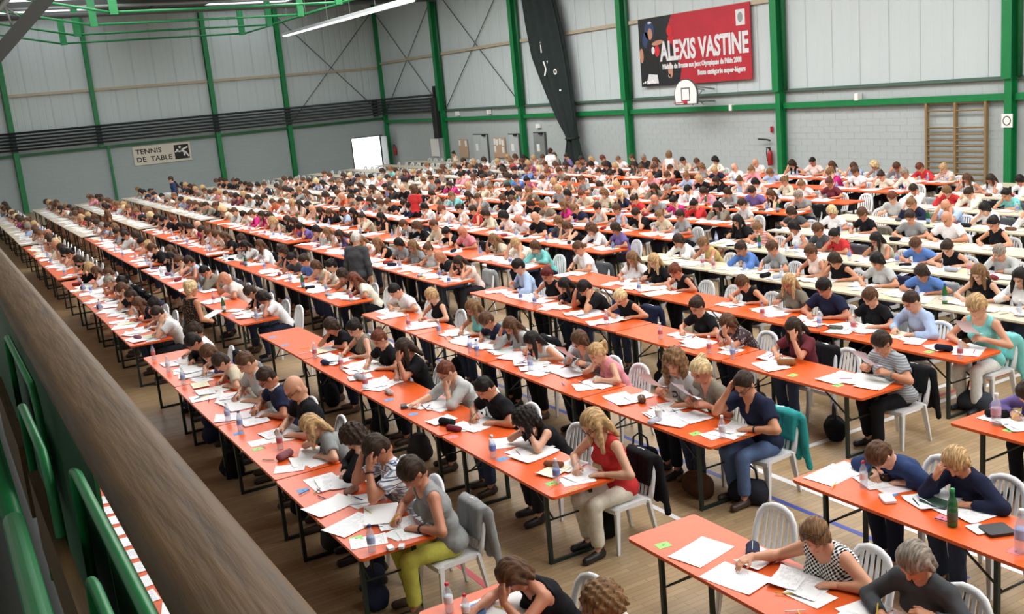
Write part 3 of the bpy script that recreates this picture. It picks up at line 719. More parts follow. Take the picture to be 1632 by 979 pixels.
# roof trusses with kinked tie rods
for i, y in enumerate((57.0, 52.1, 47.3, 42.4)):
    root = empty('roof_truss', (0, y, 0)); zt = 8.3
    ob('top_chord', MB().box(XL, XR, -.09, .09, ROOFZ-.32, ROOFZ-.06).mesh('top_chord', 'dgrey'), root)
    for nm, a, b in (('tie', (.6, 0, 9.75), (7.45, 0, zt)), ('tie', (7.75, 0, zt), (16.5, 0, zt)), ('tie', (16.8, 0, zt), (23.6, 0, 9.85))):
        ob(nm, MB().tube([a, b], .048, 8).mesh(nm, 'green', True), root)
    for x in (7.6, 16.65): ob('post', MB().box(x-.15, x+.15, -.06, .06, zt-.08, ROOFZ-.3).mesh('post', 'green'), root)
    tag(root, 'green roof truss with kinked tie rod, %s from the far wall' % ORD[i+1], 'truss', 'roof trusses')
for i, (yy, z, rr) in enumerate(((50.0, 9.3, .07), (50.0, 8.98, .10), (54.5, 9.35, .08))):
    tag(ob('ceiling_pipe', MB().tube([(XL, yy, z), (XR-.6, yy, z)], rr, 8).mesh('ceiling_pipe', 'grey' if i != 1 else 'dgrey', True)), ('pale grey pipe crossing under the roof', 'thick dark duct pipe crossing under the roof', 'grey pipe near the far end of the roof')[i], 'pipe')
for i, x in enumerate((2.6, 12.1, 21.6)):
    tag(ob('purlin', MB().box(x-.07, x+.07, 40, YF, ROOFZ-.06, ROOFZ-.001).mesh('purlin', 'dgrey')), 'grey roof purlin, %s from the left' % ORD[i+1], 'beam', 'purlins')
# hanging strip lamp
root = empty('strip_lamp', (17.5, 44.8, 7.75))
ob('housing', MB().add([(-.16, -7.9, 0), (.16, -7.9, 0), (.10, -7.9, .14), (-.10, -7.9, .14), (-.16, 7.9, 0), (.16, 7.9, 0), (.10, 7.9, .14), (-.10, 7.9, .14)], [(0, 1, 2, 3), (7, 6, 5, 4), (1, 5, 6, 2), (0, 3, 7, 4), (3, 2, 6, 7)]).mesh('housing', 'grey'), root)
for k in range(5): ob('lamp_tube', MB().box(-.12, .12, -7.8+3.12*k, -7.8+3.12*k+3.02, -.05, .03).mesh('lamp_tube', 'tube'), root)
for k in range(6): ob('hanger', MB().tube([(0, -7+2.8*k, .1), (0, -7+2.8*k, ROOFZ-7.75-.05)], .012, 6).mesh('hanger', 'grey', True), root)
tag(root, 'long white strip lamp hung below the roof trusses', 'lamp')
# folded lattice frame near the balcony ceiling
root = empty('lattice_beam', (0, 0, 0)); a0, b0 = Vector((.55, 14, 4.62)), Vector((2.35, 14, 6.35)); u_ = (b0-a0).normalized(); nrm_ = Vector((-u_.z, 0, u_.x))
ob('main_tube', MB().obox(a0, b0, .16, .16).mesh('main_tube', 'dgrey'), root)
ob('side_tube', MB().tube([a0+nrm_*.30, b0+nrm_*.30], .03, 8).mesh('side_tube', 'grey', True), root)
for k in range(10):
    p = a0+u_*(.2*k+.1); ob('lattice_bar', MB().tube([p, p+nrm_*.30+u_*(.2 if k % 2 else -.02)], .014, 6).mesh('lattice_bar', 'grey', True), root)
ob('drop_rod', MB().tube([b0, (2.35, 14, ROOFZ)], .03, 6).mesh('drop_rod', 'dgrey', True), root)
tag(root, 'dark slanted lattice beam hanging from the roof at top left', 'beam')

# ---- things on the walls
def text_mesh(name, s, size, mat, align='LEFT', sx=1.0, bold=0.0, ext=.004, spacing=1.0):
    cu_ = bpy.data.curves.new('t', 'FONT'); cu_.body = s; cu_.size = size; cu_.align_x = align; cu_.extrude = ext; cu_.offset = bold; cu_.space_character = spacing; cu_.resolution_u = 3
    t = bpy.data.objects.new('t', cu_); C.objects.link(t); bpy.context.view_layer.update()
    me = bpy.data.meshes.new_from_object(t.evaluated_get(bpy.context.evaluated_depsgraph_get())); me.name = name
    bpy.data.objects.remove(t); bpy.data.curves.remove(cu_)
    me.transform(Matrix.Diagonal((sx, 1, 1, 1))); me.materials.clear(); me.materials.append(M[mat]); return me
# facing matrices: local x -> along the wall as read, local y -> up, local z -> into the hall
def on_far(x, z, d=.02): return Matrix(((1, 0, 0, x), (0, 0, -1, YF-d), (0, 1, 0, z), (0, 0, 0, 1)))
def on_right(y, z, d=.02): return Matrix(((0, 0, -1, XR-d), (-1, 0, 0, y), (0, 1, 0, z), (0, 0, 0, 1)))
def flatpoly(name, poly, mat, z0, z1): return MB().prism(poly, z0, z1).mesh(name, mat)
M['signcream'] = pmat('cream sign board', '#d9d3c4', rough=.7); M['ink'] = pmat('black ink', '#141312', rough=.6); M['chalk'] = pmat('white print', '#f0efe9', rough=.7)
root = empty('wall_sign'); root.matrix_world = on_far(10.48, 1.80, .05)
ob('board', flatpoly('board', [(0, 0), (3.1, 0), (3.1, 1.02), (0, 1.02)], 'signcream', -.03, .0), root)
for s_, z in (('TENNIS', .60), ('DE  TABLE', .17)):
    q = ob('lettering', text_mesh('lettering', s_, .37, 'ink', sx=1.12, bold=.006), root); q.location = (.13, z, .002)
ob('picture', flatpoly('picture', [(2.2, .12), (3.0, .12), (3.0, .90), (2.2, .90)], 'ink', 0, .006), root)
pic = MB()
def disc(mb, cx, cy, r, z, n=12): mb.prism([(cx+r*math.cos(2*PI*k/n), cy+r*math.sin(2*PI*k/n)) for k in range(n)], .006, z)
disc(pic, 2.52, .76, .065, .012); disc(pic, 2.36, .60, .07, .012)
for a, b, w in (((2.22, .52), (2.45, .56), .05), ((2.42, .52), (2.60, .55), .07), ((2.60, .62), (2.95, .74), .08), ((2.62, .60), (2.85, .40), .12), ((2.74, .48), (2.72, .28), .08), ((2.84, .42), (2.96, .22), .08)):
    d = Vector((b[0]-a[0], b[1]-a[1])).normalized(); n_ = Vector((-d.y, d.x))*w/2
    pic.prism([(a[0]-n_.x, a[1]-n_.y), (b[0]-n_.x, b[1]-n_.y), (b[0]+n_.x, b[1]+n_.y), (a[0]+n_.x, a[1]+n_.y)], .006, .012)
ob('pictogram', pic.mesh('pictogram', 'chalk'), root)
tag(root, 'cream TENNIS DE TABLE sign with player pictogram on far wall', 'sign')
# big red banner
M['bred'] = pmat('banner red', '#b0202e', rough=.6, nscale=1.2, namt=.12); M['bdark'] = pmat('banner dark print', '#14171a', rough=.6, nscale=2, namt=.4); M['silver'] = pmat('silver print', '#d8d8d8', rough=.6, nscale=6, namt=.10)
M['bskin'] = pmat('printed skin', '#b98468', rough=.7); M['bblue'] = pmat('printed blue', '#2c3f66', rough=.7); M['bglove'] = pmat('printed glove', '#c8242c', rough=.7)
root = empty('wall_banner'); root.matrix_world = on_right(33.5, 3.72, .16)
BW, BH = 6.25, 2.58
ob('sheet', flatpoly('sheet', [(0, 0), (BW, 0), (BW, BH), (0, BH)], 'bred', -.03, 0), root)
ob('dark_print', flatpoly('dark_print', [(0, 0), (2.35, 0), (2.5, .6), (2.15, 1.1), (2.0, 1.5), (1.75, 2.1), (2.05, BH), (0, BH)], 'bdark', 0, .003), root)
fig = MB()
def blob(mb, pts, z0, z1): mb.prism(pts, z0, z1)
def ellp(cx, cy, a, b, n=16, rot=0): return [(cx+a*math.cos(2*PI*k/n)*math.cos(rot)-b*math.sin(2*PI*k/n)*math.sin(rot), cy+a*math.cos(2*PI*k/n)*math.sin(rot)+b*math.sin(2*PI*k/n)*math.cos(rot)) for k in range(n)]
ob('printed_headgear', MB().prism(ellp(.68, 2.12, .30, .36), .003, .006).prism(ellp(.42, 1.78, .2, .3), .003, .006).mesh('printed_headgear', 'bblue'), root)
ob('printed_face', MB().prism(ellp(.72, 1.98, .14, .22), .006, .008).prism(ellp(1.15, 1.62, .35, .09, rot=.1), .006, .008).prism(ellp(.12, 1.2, .12, .28), .006, .008).prism(ellp(1.85, .55, .14, .3), .006, .008).mesh('printed_face', 'bskin'), root)
ob('printed_gloves', MB().prism(ellp(1.9, 2.0, .17, .2), .006, .008).prism(ellp(1.95, 1.68, .2, .15), .006, .008).prism(ellp(1.1, 1.32, .15, .22), .006, .008).mesh('printed_gloves', 'bglove'), root)
ob('printed_body', MB().prism([(.35, .3), (1.15, .3), (1.12, 1.0), (1.05, 1.7), (.55, 1.72), (.3, 1.2)], .006, .0075).mesh('printed_body', 'ink'), root)
ob('printed_crest', MB().prism(ellp(.86, 1.35, .1, .14), .008, .01).prism(ellp(.72, 2.4, .12, .04), .008, .01).prism([(.35, .1), (1.1, .1), (1.05, .42), (.5, .48)], .008, .009).mesh('printed_crest', 'silver'), root)
for s_, size, x, y, sx, bd in (('ALEXIS VASTINE', .98, 1.30, .94, .685, .036), ('M\u00e9daille de Bronze aux Jeux Olympiques de P\u00e9kin 2008', .25, 1.38, .62, .775, .012), ('Boxe cat\u00e9gorie super-l\u00e9gers', .25, 3.42, .30, .89, .012)):
    me = text_mesh('lettering', s_, size, 'silver', sx=sx, bold=bd)
    q = ob('lettering', me, root); q.location = (x, y, .012)
ob('logo_square', flatpoly('logo_square', [(5.55, 1.85), (6.0, 1.85), (6.0, 2.38), (5.55, 2.38)], 'silver', 0, .006), root)
ob('logo_mark', MB().prism(ellp(5.77, 2.12, .13, .17), .006, .008).mesh('logo_mark', 'grey'), root)
ob('white_dot', MB().prism(ellp(1.78, .35, .07, .07), .006, .008).mesh('white_dot', 'chalk'), root)
for i in range(7): fig.prism(ellp(.14+.12*i, .14+.03*(i % 3), .05, .02+.03*(i % 2), 8, .5), .0095, .011)
ob('script_mark', fig.mesh('script_mark', 'chalk'), root)
tag(root, 'large red banner with silver lettering and boxer picture on right wall', 'banner')
# basketball board
M['hoopred'] = pmat('hoop red', '#c03030', rough=.5)
root = empty('basketball_backboard', (24.5, 29.7, 3.0))
fan = [(-.62, 0), (.62, 0)]+[(.66*math.cos(t*PI/12), .36+.56*math.sin(t*PI/12)) for t in range(13)]
def up(mb, d0=0): mb.v = [(z+d0, -x, y) for x, y, z in mb.v]; return mb
ob('board', up(MB().prism(fan, 0, .04)).mesh('board', 'dgrey'), root)
ob('board_face', up(MB().prism([(x*.92, .04+y*.92) for x, y in fan], -.012, 0)).mesh('board_face', 'white'), root)
sq = MB()
for x0, x1, y0, y1 in ((-.24, -.20, .15, .60), (.20, .24, .15, .60), (-.24, .24, .57, .61), (-.24, .24, .13, .17)): sq.prism([(x0, y0), (x1, y0), (x1, y1), (x0, y1)], -.018, -.012)
ob('aim_square', up(sq).mesh('aim_square', 'dgrey'), root)
ob('rim', MB().tube([(-.27+.225*math.cos(t*PI/10)-.02, .225*math.sin(t*PI/10), .10) for t in range(21)], .014, 6).mesh('rim', 'hoopred', True), root)
ob('rim_bracket', MB().box(-.06, -.012, -.08, .08, .04, .16).mesh('rim_bracket', 'hoopred'), root)
arm = MB()
for sg in (-1, 1):
    arm.tube([(.04, sg*.3, .65), (1.09, sg*.3, .47)], .03, 6); arm.tube([(.04, sg*.3, .12), (1.09, sg*.3, .03)], .03, 6); arm.tube([(.5, sg*.3, .45), (.55, -sg*.3, -.05)], .02, 6)
ob('support_arm', arm.mesh('support_arm', 'grey', True), root)
tag(root, 'white fan-shaped basketball backboard with red rim under the banner', 'backboard')
# wall bars
root = empty('wall_bars', (XR-.02, 19.23, 0)); M['barwood'] = pmat('varnished bar wood', '#8f7650', rough=.5, nscale=6, namt=.15)
for y in (.96, 0, -.96): ob('post', MB().box(-.14, -.02, y-.035, y+.035, 0, 2.78).mesh('post', 'barwood'), root)
rl = MB().tube([(0, -.96, 0), (0, .96, 0)], .026, 6).mesh('rung', 'barwood', True)
for k, z in enumerate([2.66, 2.44, 1.97, 1.78]+[1.62-.158*j for j in range(10)]):
    q = ob('rung', rl, root); q.location = (-.10, 0, z)
tag(root, 'wooden wall bars with two bays on the right wall', 'wall bars')
# round notice on the near column
root = empty('round_sign'); root.matrix_world = Matrix(((0, 0, -1, XR-.315), (-1, 0, 0, 17.5), (0, 1, 0, 2.15), (0, 0, 0, 1)))
ob('plate', flatpoly('plate', [(-.16, -.18), (.16, -.18), (.16, .18), (-.16, .18)], 'chalk', -.01, .01), root); ob('ring', MB().prism(ellp(0, 0, .12, .13), .01, .014).mesh('ring', 'dgrey'), root); ob('disc', MB().prism(ellp(0, 0, .09, .10), .014, .017).mesh('disc', 'chalk'), root)
tag(root, 'small white sign with grey ring on the nearest green column', 'sign')
# curtain gathered and tied
zL = [(41.5, 7.97), (41.35, 6.85), (41.04, 5.44), (40.58, 4.58), (40.07, 3.73), (39.6, 2.99), (39.13, 2.32), (38.65, 1.76), (39.01, .71), (39.2, .03)]
zR = [(38.94, 7.68), (38.6, 6.6), (38.3, 5.26), (38.17, 4.45), (38.09, 3.65), (37.99, 2.95), (37.98, 2.3), (37.95, 1.76), (37.6, .73), (37.45, .03)]
la = np.array(zL)[::-1]; ra = np.array(zR)[::-1]
def fold(z0, z1, n=60, name='drape'):
    V = []; F = []; zz = np.linspace(z0, z1, n); nth = 96
    for z in zz:
        yl = np.interp(z, la[:, 1], la[:, 0]) if z < 7.9 else 41.5+(z-7.9)*.12; yr = np.interp(z, ra[:, 1], ra[:, 0]) if z < 7.6 else 38.94+(z-7.6)*.3
        yc, wd = (yl+yr)/2, (yl-yr)/2; dp = .10+.12*min(1, wd)
        for k in range(nth):
            t = 2*PI*k/nth; V.append((25.12+dp*math.sin(t)*(1+.28*math.sin(11*t+z*.15))+.05*math.sin(9*t), yc+wd*math.cos(t)*(1+.03*math.sin(17*t)), z))
    for i in range(n-1):
        for k in range(nth): F.append((i*nth+k, i*nth+(k+1) % nth, (i+1)*nth+(k+1) % nth, (i+1)*nth+k))
    return mk(name, V, F, 'curtain', True)
M['curtain'] = pmat('dark green curtain', '#1b2624', rough=.9, nscale=4, namt=.2)
root = empty('curtain', (0, 0, 0)); ob('drape', fold(1.78, ROOFZ), root); ob('lower_drape', fold(.03, 1.72, 24), root)
ob('tie_band', MB().lathe([(.30, -.06), (.34, 0), (.30, .06)], 16).mesh('tie_band', 'black', True), root, loc=(25.12, 38.3, 1.75))
for s_, y, z, size in (('i', 39.9, 5.55, .75), ('y', 39.75, 4.75, .9), ('o', 38.95, 4.55, .5), ('-', 38.6, 3.75, .5)):
    q = ob('lettering', text_mesh('lettering', s_, size, 'chalk', bold=.01), root); q.matrix_local = Matrix(((0, 0, -1, 24.83), (-1, 0, 0, y), (0, 1, 0, z), (0, 0, 0, 1)))
tag(root, 'tall dark curtain gathered and tied against the right wall', 'curtain')
# speaker column, boards, doors, extinguishers
root = empty('rolled_mat', (25.2, 51.75, 0)); ob('rolled_net', MB().prism(rrect(-.2, .15, -.24, .24, .08), 1.78, 4.0).mesh('rolled_net', 'black'), root); ob('hanger', MB().box(-.05, .05, -.1, .1, 4.0, 4.6).mesh('hanger', 'black'), root)
tag(root, 'black padded upright hanging beside the column at the pipe end', 'pad')
M['cork'] = pmat('cork', '#c2a284', rough=.9, nscale=20, namt=.12)
def board(y0, y1, z0, z1, label, sheets, mat='cork'):
    root = empty('notice_board'); root.matrix_world = on_right(y0, z0, .03); w, h = y0-y1, z1-z0
    ob('panel', flatpoly('panel', [(0, 0), (w, 0), (w, h), (0, h)], mat, -.02, 0), root)
    for x, z in sheets: ob('notice', flatpoly('notice', [(x, z), (x+.21, z), (x+.21, z+.30), (x, z+.30)], 'chalk', 0, .006), root)
    tag(root, label, 'notice board')
board(50.15, 49.15, .7, 1.68, 'cork notice board nearest the corner with two sheets', [(.02, .62), (.72, .6)])
board(46.3, 45.1, .75, 1.76, 'cork notice board covered with many white sheets', [(.05, .65), (.3, .62), (.6, .66), (.85, .6), (.05, .28), (.85, .25)])
board(53.65, 52.6, .72, 1.70, 'white blank board on the wall near the corner', [], 'chalk')
def wdoor(n, y0, y1, z1, mat, dbl):
    d_ = struct(ob('door_%d' % n, MB().box(XR-.05, XR+.02, y1, y0, 0, z1).mesh('door', 'dgrey'))); ys2 = [y0-.05, (y0+y1)/2, y1+.05] if dbl else [y0-.05, y1+.05]
    for a, b in zip(ys2, ys2[1:]): ob('door_leaf', MB().box(XR-.08, XR-.05, b+.01, a-.01, .02, z1-.05).mesh('door_leaf', mat), d_)
    ob('notice', MB().box(XR-.087, XR-.08, y0-.55, y0-.3, 1.1, 1.45).mesh('notice', 'chalk'), d_)
    ob('door_closer', MB().box(XR-.16, XR-.08, y1+.1, y1+.4, z1-.10, z1-.02).mesh('door_closer', 'black'), d_)
wdoor(2, 48.4, 46.85, 1.95, 'wallgrey', True); wdoor(3, 44.7, 43.65, 1.95, 'wallgrey', False); wdoor(4, 42.3, 41.25, 2.0, 'grey', False)
tag(ob('exit_lamp', MB().box(XR-.09, XR, 41.6, 41.95, 2.2, 2.38).mesh('exit_lamp', 'chalk')), 'small exit lamp above the grey door beside the curtain', 'lamp')
M['extred'] = pmat('extinguisher red', '#a31f22', rough=.35)
def extinguisher(x, y, z, label, hook):
    root = empty('fire_extinguisher', (x, y, z)); ob('cylinder', MB().lathe([(.02, 0), (.085, .01), (.09, .04), (.09, .42), (.06, .50), (.025, .53)], 14).mesh('cylinder', 'extred', True), root)
    ob('valve', MB().lathe([(.03, .53), (.03, .58), (.015, .62)], 8).mesh('valve', 'black'), root); ob('lever', MB().box(-.02, .02, -.02, .16, .60, .63).mesh('lever', 'black'), root)
    ob('hose', MB().tube([(0, .03, .58), (-.02, .12, .62), (-.02, .15, .45), (-.02, .12, .15)], .014, 6).mesh('hose', 'black', True), root)
    if hook: ob('hood_bracket', MB().tube([(.05, 0, .85), (-.05, .1, .9), (-.1, .45, .92)], .03, 6).mesh('hood_bracket', 'black', True), root)
    tag(root, label, 'fire extinguisher')
extinguisher(XR-.10, 26.6, .75, 'red fire extinguisher beside the second green column', True); extinguisher(XR-.10, 58.6, .75, 'red fire extinguisher in the far corner by the door', False)
tag(ob('wall_sign', MB().box(XR-.03, XR-.01, 26.5, 26.62, 1.88, 2.08).mesh('wall_sign', 'extred')), 'tiny red sign above the extinguisher', 'sign')
for i, (y, z) in enumerate(((49.8, 3.05), (22.7, 2.95), (46.3, 3.05), (28.4, 2.78))):
    tag(ob('wall_box', MB().box(XR-.20, XR-.01, y-.07, y+.07, z-.11, z+.11).mesh('wall_box', 'chalk')), ('small white box on the ledge near the corner bay', 'pale box on the beam left of the wall bars', 'small box on the ledge near the notice boards', 'small box on the beam right of the backboard')[i], 'box')
# painted court lines
M['lw'] = pmat('white line paint', '#dcdcdc', rough=.5); M['lb'] = pmat('blue line paint', '#2b3f94', rough=.5); M['lr'] = pmat('red line paint', '#a8343a', rough=.5)
for i, (x0, x1, y0, y1, c, lab) in enumerate(((7.16, 7.24, 4.0, 8.0, 'lw', 'white court line running beside the right-hand near tables'), (6.76, 6.82, 5.0, 30, 'lb', 'blue court line running along the rows'), (5.75, 5.81, 6.0, 30, 'lw', 'white court line under the third row'), (7.16, 14, 7.96, 8.04, 'lw', 'white court line crossing the aisle'), (9.5, 16, 8.12, 8.18, 'lr', 'red court line beside the white cross line'), (10.5, 20, 8.33, 8.41, 'lw', 'second white court line crossing at the right'), (3.62, 3.68, 4, 30, 'lr', 'red court line beside the first row'), (6.6, 7.9, 5.30, 5.36, 'lb', 'short blue court line under the near right table'), (1.6, 1.66, 5, 40, 'lw', 'white court line left of the first row'))):
    tag(ob('court_line', MB().box(x0, x1, y0, y1, .0005, .0015+.0002*i).mesh('court_line', c)), lab, 'floor line')

# ------------------------------------------------------------------ balcony rail
M['railwood_shaded'] = pmat('worn rail wood', '#5c4321', rough=.62, nscale=10, namt=.42, stretch=(5.0, .4, 5.0), bump=.25)  # brown darkened all over to stand in for shade on the balcony
M['panelgreen'] = pmat('dark green sheet', '#094f2a', rough=.55, nscale=6, namt=.12)
gr = empty('balcony_railing', (0, 0, 0))
prof = [(.176, 3.640), (.172, 3.655), (.172, 3.680), (.180, 3.694), (.196, 3.700), (.276, 3.702), (.292, 3.697), (.303, 3.684), (.304, 3.660), (.296, 3.636), (.24, 3.628)]
rv = MB(); n_ = len(prof); yy = [-.6+.25*k for k in range(34)]
rv.add([(x, y, z) for y in yy for x, z in prof], [(i*n_+j, (i+1)*n_+j, (i+1)*n_+(j+1) % n_, i*n_+(j+1) % n_) for i in range(len(yy)-1) for j in range(n_)]+[tuple(range(n_)), tuple((len(yy)-1)*n_+j for j in range(n_))[::-1]])
ob('handrail', rv.mesh('handrail', 'railwood_shaded', True), gr)
ob('panel', MB().box(.236, .246, 2.55, 8, 2.75, 3.50).mesh('panel', 'panelgreen'), gr)
ob('panel', MB().box(.236, .246, -.6, 2.54, 2.75, 3.34).mesh('panel', 'panelgreen'), gr)
def hoop(x, y1, z, dr=.5, y0=None, r=.0125):
    path = [(x, y1+.02, z-dr), (x, y1, z-.06), (x, y1-.03, z-.015), (x, y1-.10, z)]
    path += [(x, y1-.4, z), (x, (y0 if y0 is not None else y1-1.1)+.08, z), (x, (y0 if y0 is not None else y1-1.1), z-.05), (x, (y0 if y0 is not None else y1-1.1)-.02, z-dr)]
    return MB().tube(path, r, 10, up=(1, 0, 0)).mesh('hoop', 'green', True)
for x, y1, z, y0 in ((.200, 2.63, 3.45, .3), (.150, 3.39, 3.45, 2.7), (.200, 4.6, 3.45, 3.5), (.160, 2.19, 3.35, .2)):
    ob('hoop', hoop(x, y1, z, .6, y0), gr)
ob('lower_rail', MB().tube([(.045, -.6, 3.35), (.052, 2.6, 3.35)], .025, 12).mesh('lower_rail', 'green', True), gr)
ob('lower_rail', MB().tube([(.052, 2.6, 3.35), (.06, 7, 3.35)], .0235, 12).mesh('lower_rail', 'green', True), gr)
for y1 in (3.3, 4.75): ob('wood_slat', MB().box(.128, .158, y1-1.9 if y1 < 4 else 3.6, y1, 3.0, 3.25).mesh('wood_slat', 'railwood_shaded'), gr)
tag(gr, 'balcony railing with worn wooden handrail and green metal hoops', 'railing')
struct(ob('trim_1', MB().box(XL, .30, -14, 9.0, 2.45, 2.65).mesh('balcony_slab', 'dgrey')))

# ------------------------------------------------------------------ seating plan
ROWX = {0: .68, 1: 2.45, 2: 4.22, 3: 5.97, 4: 8.03, 5: 9.76, 6: 11.72, 7: 13.52, 8: 15.38, 9: 17.22, 10: 19.08, 11: 21.05, 12: 22.85}
BLK = {'N': 'nearest', 'A': 'front', 'B': 'second', 'C': 'third', 'D': 'back'}
TL = 2.19; TW = .67
def shift(x0): return max(0., (x0-8))*.045
def block_span(r, b):
    d = shift(ROWX[r])
    return {'N': (6.13-4*TL, 6.13, 4), 'A': (7.16, 7.16+4*TL, 4), 'B': (16.9, 16.9+4*TL-.1, 4), 'C': (26.1, 26.1+4*TL-.1, 4), 'D': (35.4, 35.4+7*TL, 7)}[b] if d == 0 else (lambda q: (q[0]+(d if b != 'N' else 0), q[1]+(d if b != 'N' else 0), q[2]))({'N': (6.13-4*TL, 6.13, 4), 'A': (7.16, 7.16+4*TL, 4), 'B': (16.9, 16.9+4*TL-.1, 4), 'C': (26.1, 26.1+4*TL-.1, 4), 'D': (35.4, 35.4+7*TL, 7)}[b])
def top_colour(r, b):
    if b == 'D': return '#cfc2ab'
    if b == 'A' and r >= 6: return '#d4c7ae'
    return '#dc5a1f'
# ---- folding tables
def table_meshes():
    top = MB().prism(rrect(.0, TW, .012, TL-.012, .035), ZT-.027, ZT).mesh('table_top', 'tabletop')
    rail = MB().box(.06, .10, .16, TL-.16, ZT-.055, ZT-.027).box(TW-.10, TW-.06, .16, TL-.16, ZT-.055, ZT-.027).mesh('under_rail', 'bare')
    lf = MB()
    for x in (.10, TW-.10): lf.box(x-.017, x+.017, -.017, .017, 0.0, ZT-.055)
    lf.box(.10, TW-.10, -.015, .015, 0, .03); lf.box(.10, TW-.10, -.015, .015, ZT-.085, ZT-.055)
    br = MB()
    for x in (.16, TW-.16): br.obox((x, 0, .42), (x, .42, ZT-.05), .014, .014)
    br.obox((.12, 0, .42), (TW-.12, 0, .42), .014, .014)
    return top, rail, lf.mesh('leg_frame', 'darksteel'), br.mesh('brace', 'darksteel')
T_TOP, T_RAIL, T_LEG, T_BR = table_meshes()
def place_table(r, b, k, y0, n):
    x0 = ROWX[r]; cx = (x0+TW/2, y0+TL/2, ZT)
    if not (in_frame((x0, y0, ZT), 30) or in_frame((x0+TW, y0+TL, ZT), 30) or in_frame(cx, 30)): return
    jit = random.uniform(-.012, .012)
    root = empty('folding_table', (x0+jit, y0, 0)); near = project(cx)[2] < 19 if project(cx) else True
    col = np.array(rgb(top_colour(r, b))[:3])*random.uniform(.92, 1.06)
    t = ob('table_top', T_TOP, root); t.color = tuple(col)+(1,)
    for yy, sg in ((.30, 1), (TL-.30, -1)):
        lg = ob('leg_frame', T_LEG, root, loc=(0, yy, 0))
        if near:
            q = ob('brace', T_BR, lg); q.scale = (1, sg, 1)
    if near: ob('under_rail', T_RAIL, root)
    w = {'#cfc2ab': 'pale', '#d4c7ae': 'pale wooden', '#dc5a1f': 'orange'}[top_colour(r, b)]
    rw = 'row under the balcony rail' if r == 0 else '%s row' % ORD[r]
    tag(root, '%s folding table, %s from near end, %s, %s block' % (w, ORD[k+1], rw, BLK[b]), 'table', 'exam tables in rows')
for r in range(0, 13):
    for b in 'NABCD':
        if r == 0 and b not in 'A': continue
        if b == 'N' and r > 4: continue
        y0, y1, n = block_span(r, b)
        for k in range(n):
            # number from the aisle end that is nearest in the photograph
            yk = y0+k*(y1-y0)/n
            place_table(r, b, k if b != 'N' else n-1-k, yk, n)

# ---- chairs (moulded plastic), facing +x, origin below the sitter's hips
def chair_parts():
    P = {}
    st = MB()
    n = 10; V = []; F = []
    for j in range(n+1):
        u = j/n
        for i in range(n+1):
            v = i/n*2-1; x = -.23+.43*u; w = .215*(1-.10*(1-u)); z = .440-.012*math.cos(v*PI/2)+.010*u*u-.02*max(0, u-.85)/.15
            V.append((x, v*w, z))
    m_ = len(V); V += [(x, y, z-.022-(.02 if abs(y) > .18 or x > .17 else 0)) for x, y, z in V]
    for j in range(n):
        for i in range(n):
            a = j*(n+1)+i; F.append((a, a+n+1, a+n+2, a+1)); F.append((m_+a, m_+a+1, m_+a+n+2, m_+a+n+1))
    for i in range(n):
        a, b = i, n*(n+1)+i; F.append((a, a+1, m_+a+1, m_+a)); F.append((b+1, b, m_+b, m_+b+1))
        a, b = i*(n+1), i*(n+1)+n; F.append((a+n+1, a, m_+a, m_+a+n+1)); F.append((b, b+n+1, m_+b+n+1, m_+b))
    P['seat'] = mk('seat', V, F, 'plastic', False)
    path = [(-.215, .19, .41), (-.235, .195, .50), (-.262, .192, .62), (-.282, .172, .72), (-.296, .125, .785), (-.302, .06, .812), (-.303, 0, .818)]
    path = path+[(x, -y, z) for x, y, z in path[-2::-1]]
    P['backrest'] = MB().sweep(path, [(-.012, -.026), (.012, -.026), (.016, 0), (.012, .026), (-.012, .026), (-.016, 0)], up=(0, 1, 0)).mesh('backrest', 'plastic', True)
    P['slat'] = []
    for y in (-.11, -.055, 0, .055, .11):
        zt = .795-abs(y)*.18
        P['slat'].append(MB().sweep([(-.222, y, .43), (-.258, y*1.02, .60), (-.294, y*.95, zt)], [(-.014, -.006), (.014, -.006), (.014, .006), (-.014, .006)], up=(1, 0, 0)).mesh('slat', 'plastic'))
    P['leg'] = []
    for sx, sy in ((1, 1), (1, -1), (-1, 1), (-1, -1)):
        a = Vector((.165 if sx > 0 else -.20, sy*.185, .43)); b = Vector((.20 if sx > 0 else -.27, sy*.215, 0))
        mb = MB().sweep([a, (a+b)/2, b], [(-.03, -.02), (.03, -.02), (.03, .006), (-.012, .02), (-.03, .02)], up=(sx, 0, .2), scales=[1.1, .9, .62]); P['leg'].append(mb.mesh('leg', 'plastic'))
    return P
CH = chair_parts()
def joined(meshes, name, mat):
    V = []; F = []
    for me in meshes:
        n = len(V); V += [tuple(v.co) for v in me.vertices]; F += [tuple(i+n for i in p.vertices) for p in me.polygons]
    return V, F
_v, _f = joined([CH['seat'], CH['backrest']]+CH['slat']+CH['leg'], 'chair', 'plastic')
CH_ALL = mk('plastic_chair', _v, _f, 'plastic', False)
def chair(loc, rz, label, near, col='#e4e5e6', grp='white plastic chairs'):
    if not near:
        o = ob('plastic_chair', CH_ALL, loc=loc, rz=rz, color=col); tag(o, label, 'chair', grp); return o
    root = empty('plastic_chair', loc, rz)
    ob('seat', CH['seat'], root, color=col); bk = ob('backrest', CH['backrest'], root, color=col)
    for s_ in CH['slat']: ob('slat', s_, bk, color=col)
    for l_ in CH['leg']: ob('leg', l_, root, color=col)
    tag(root, label, 'chair', grp); return root

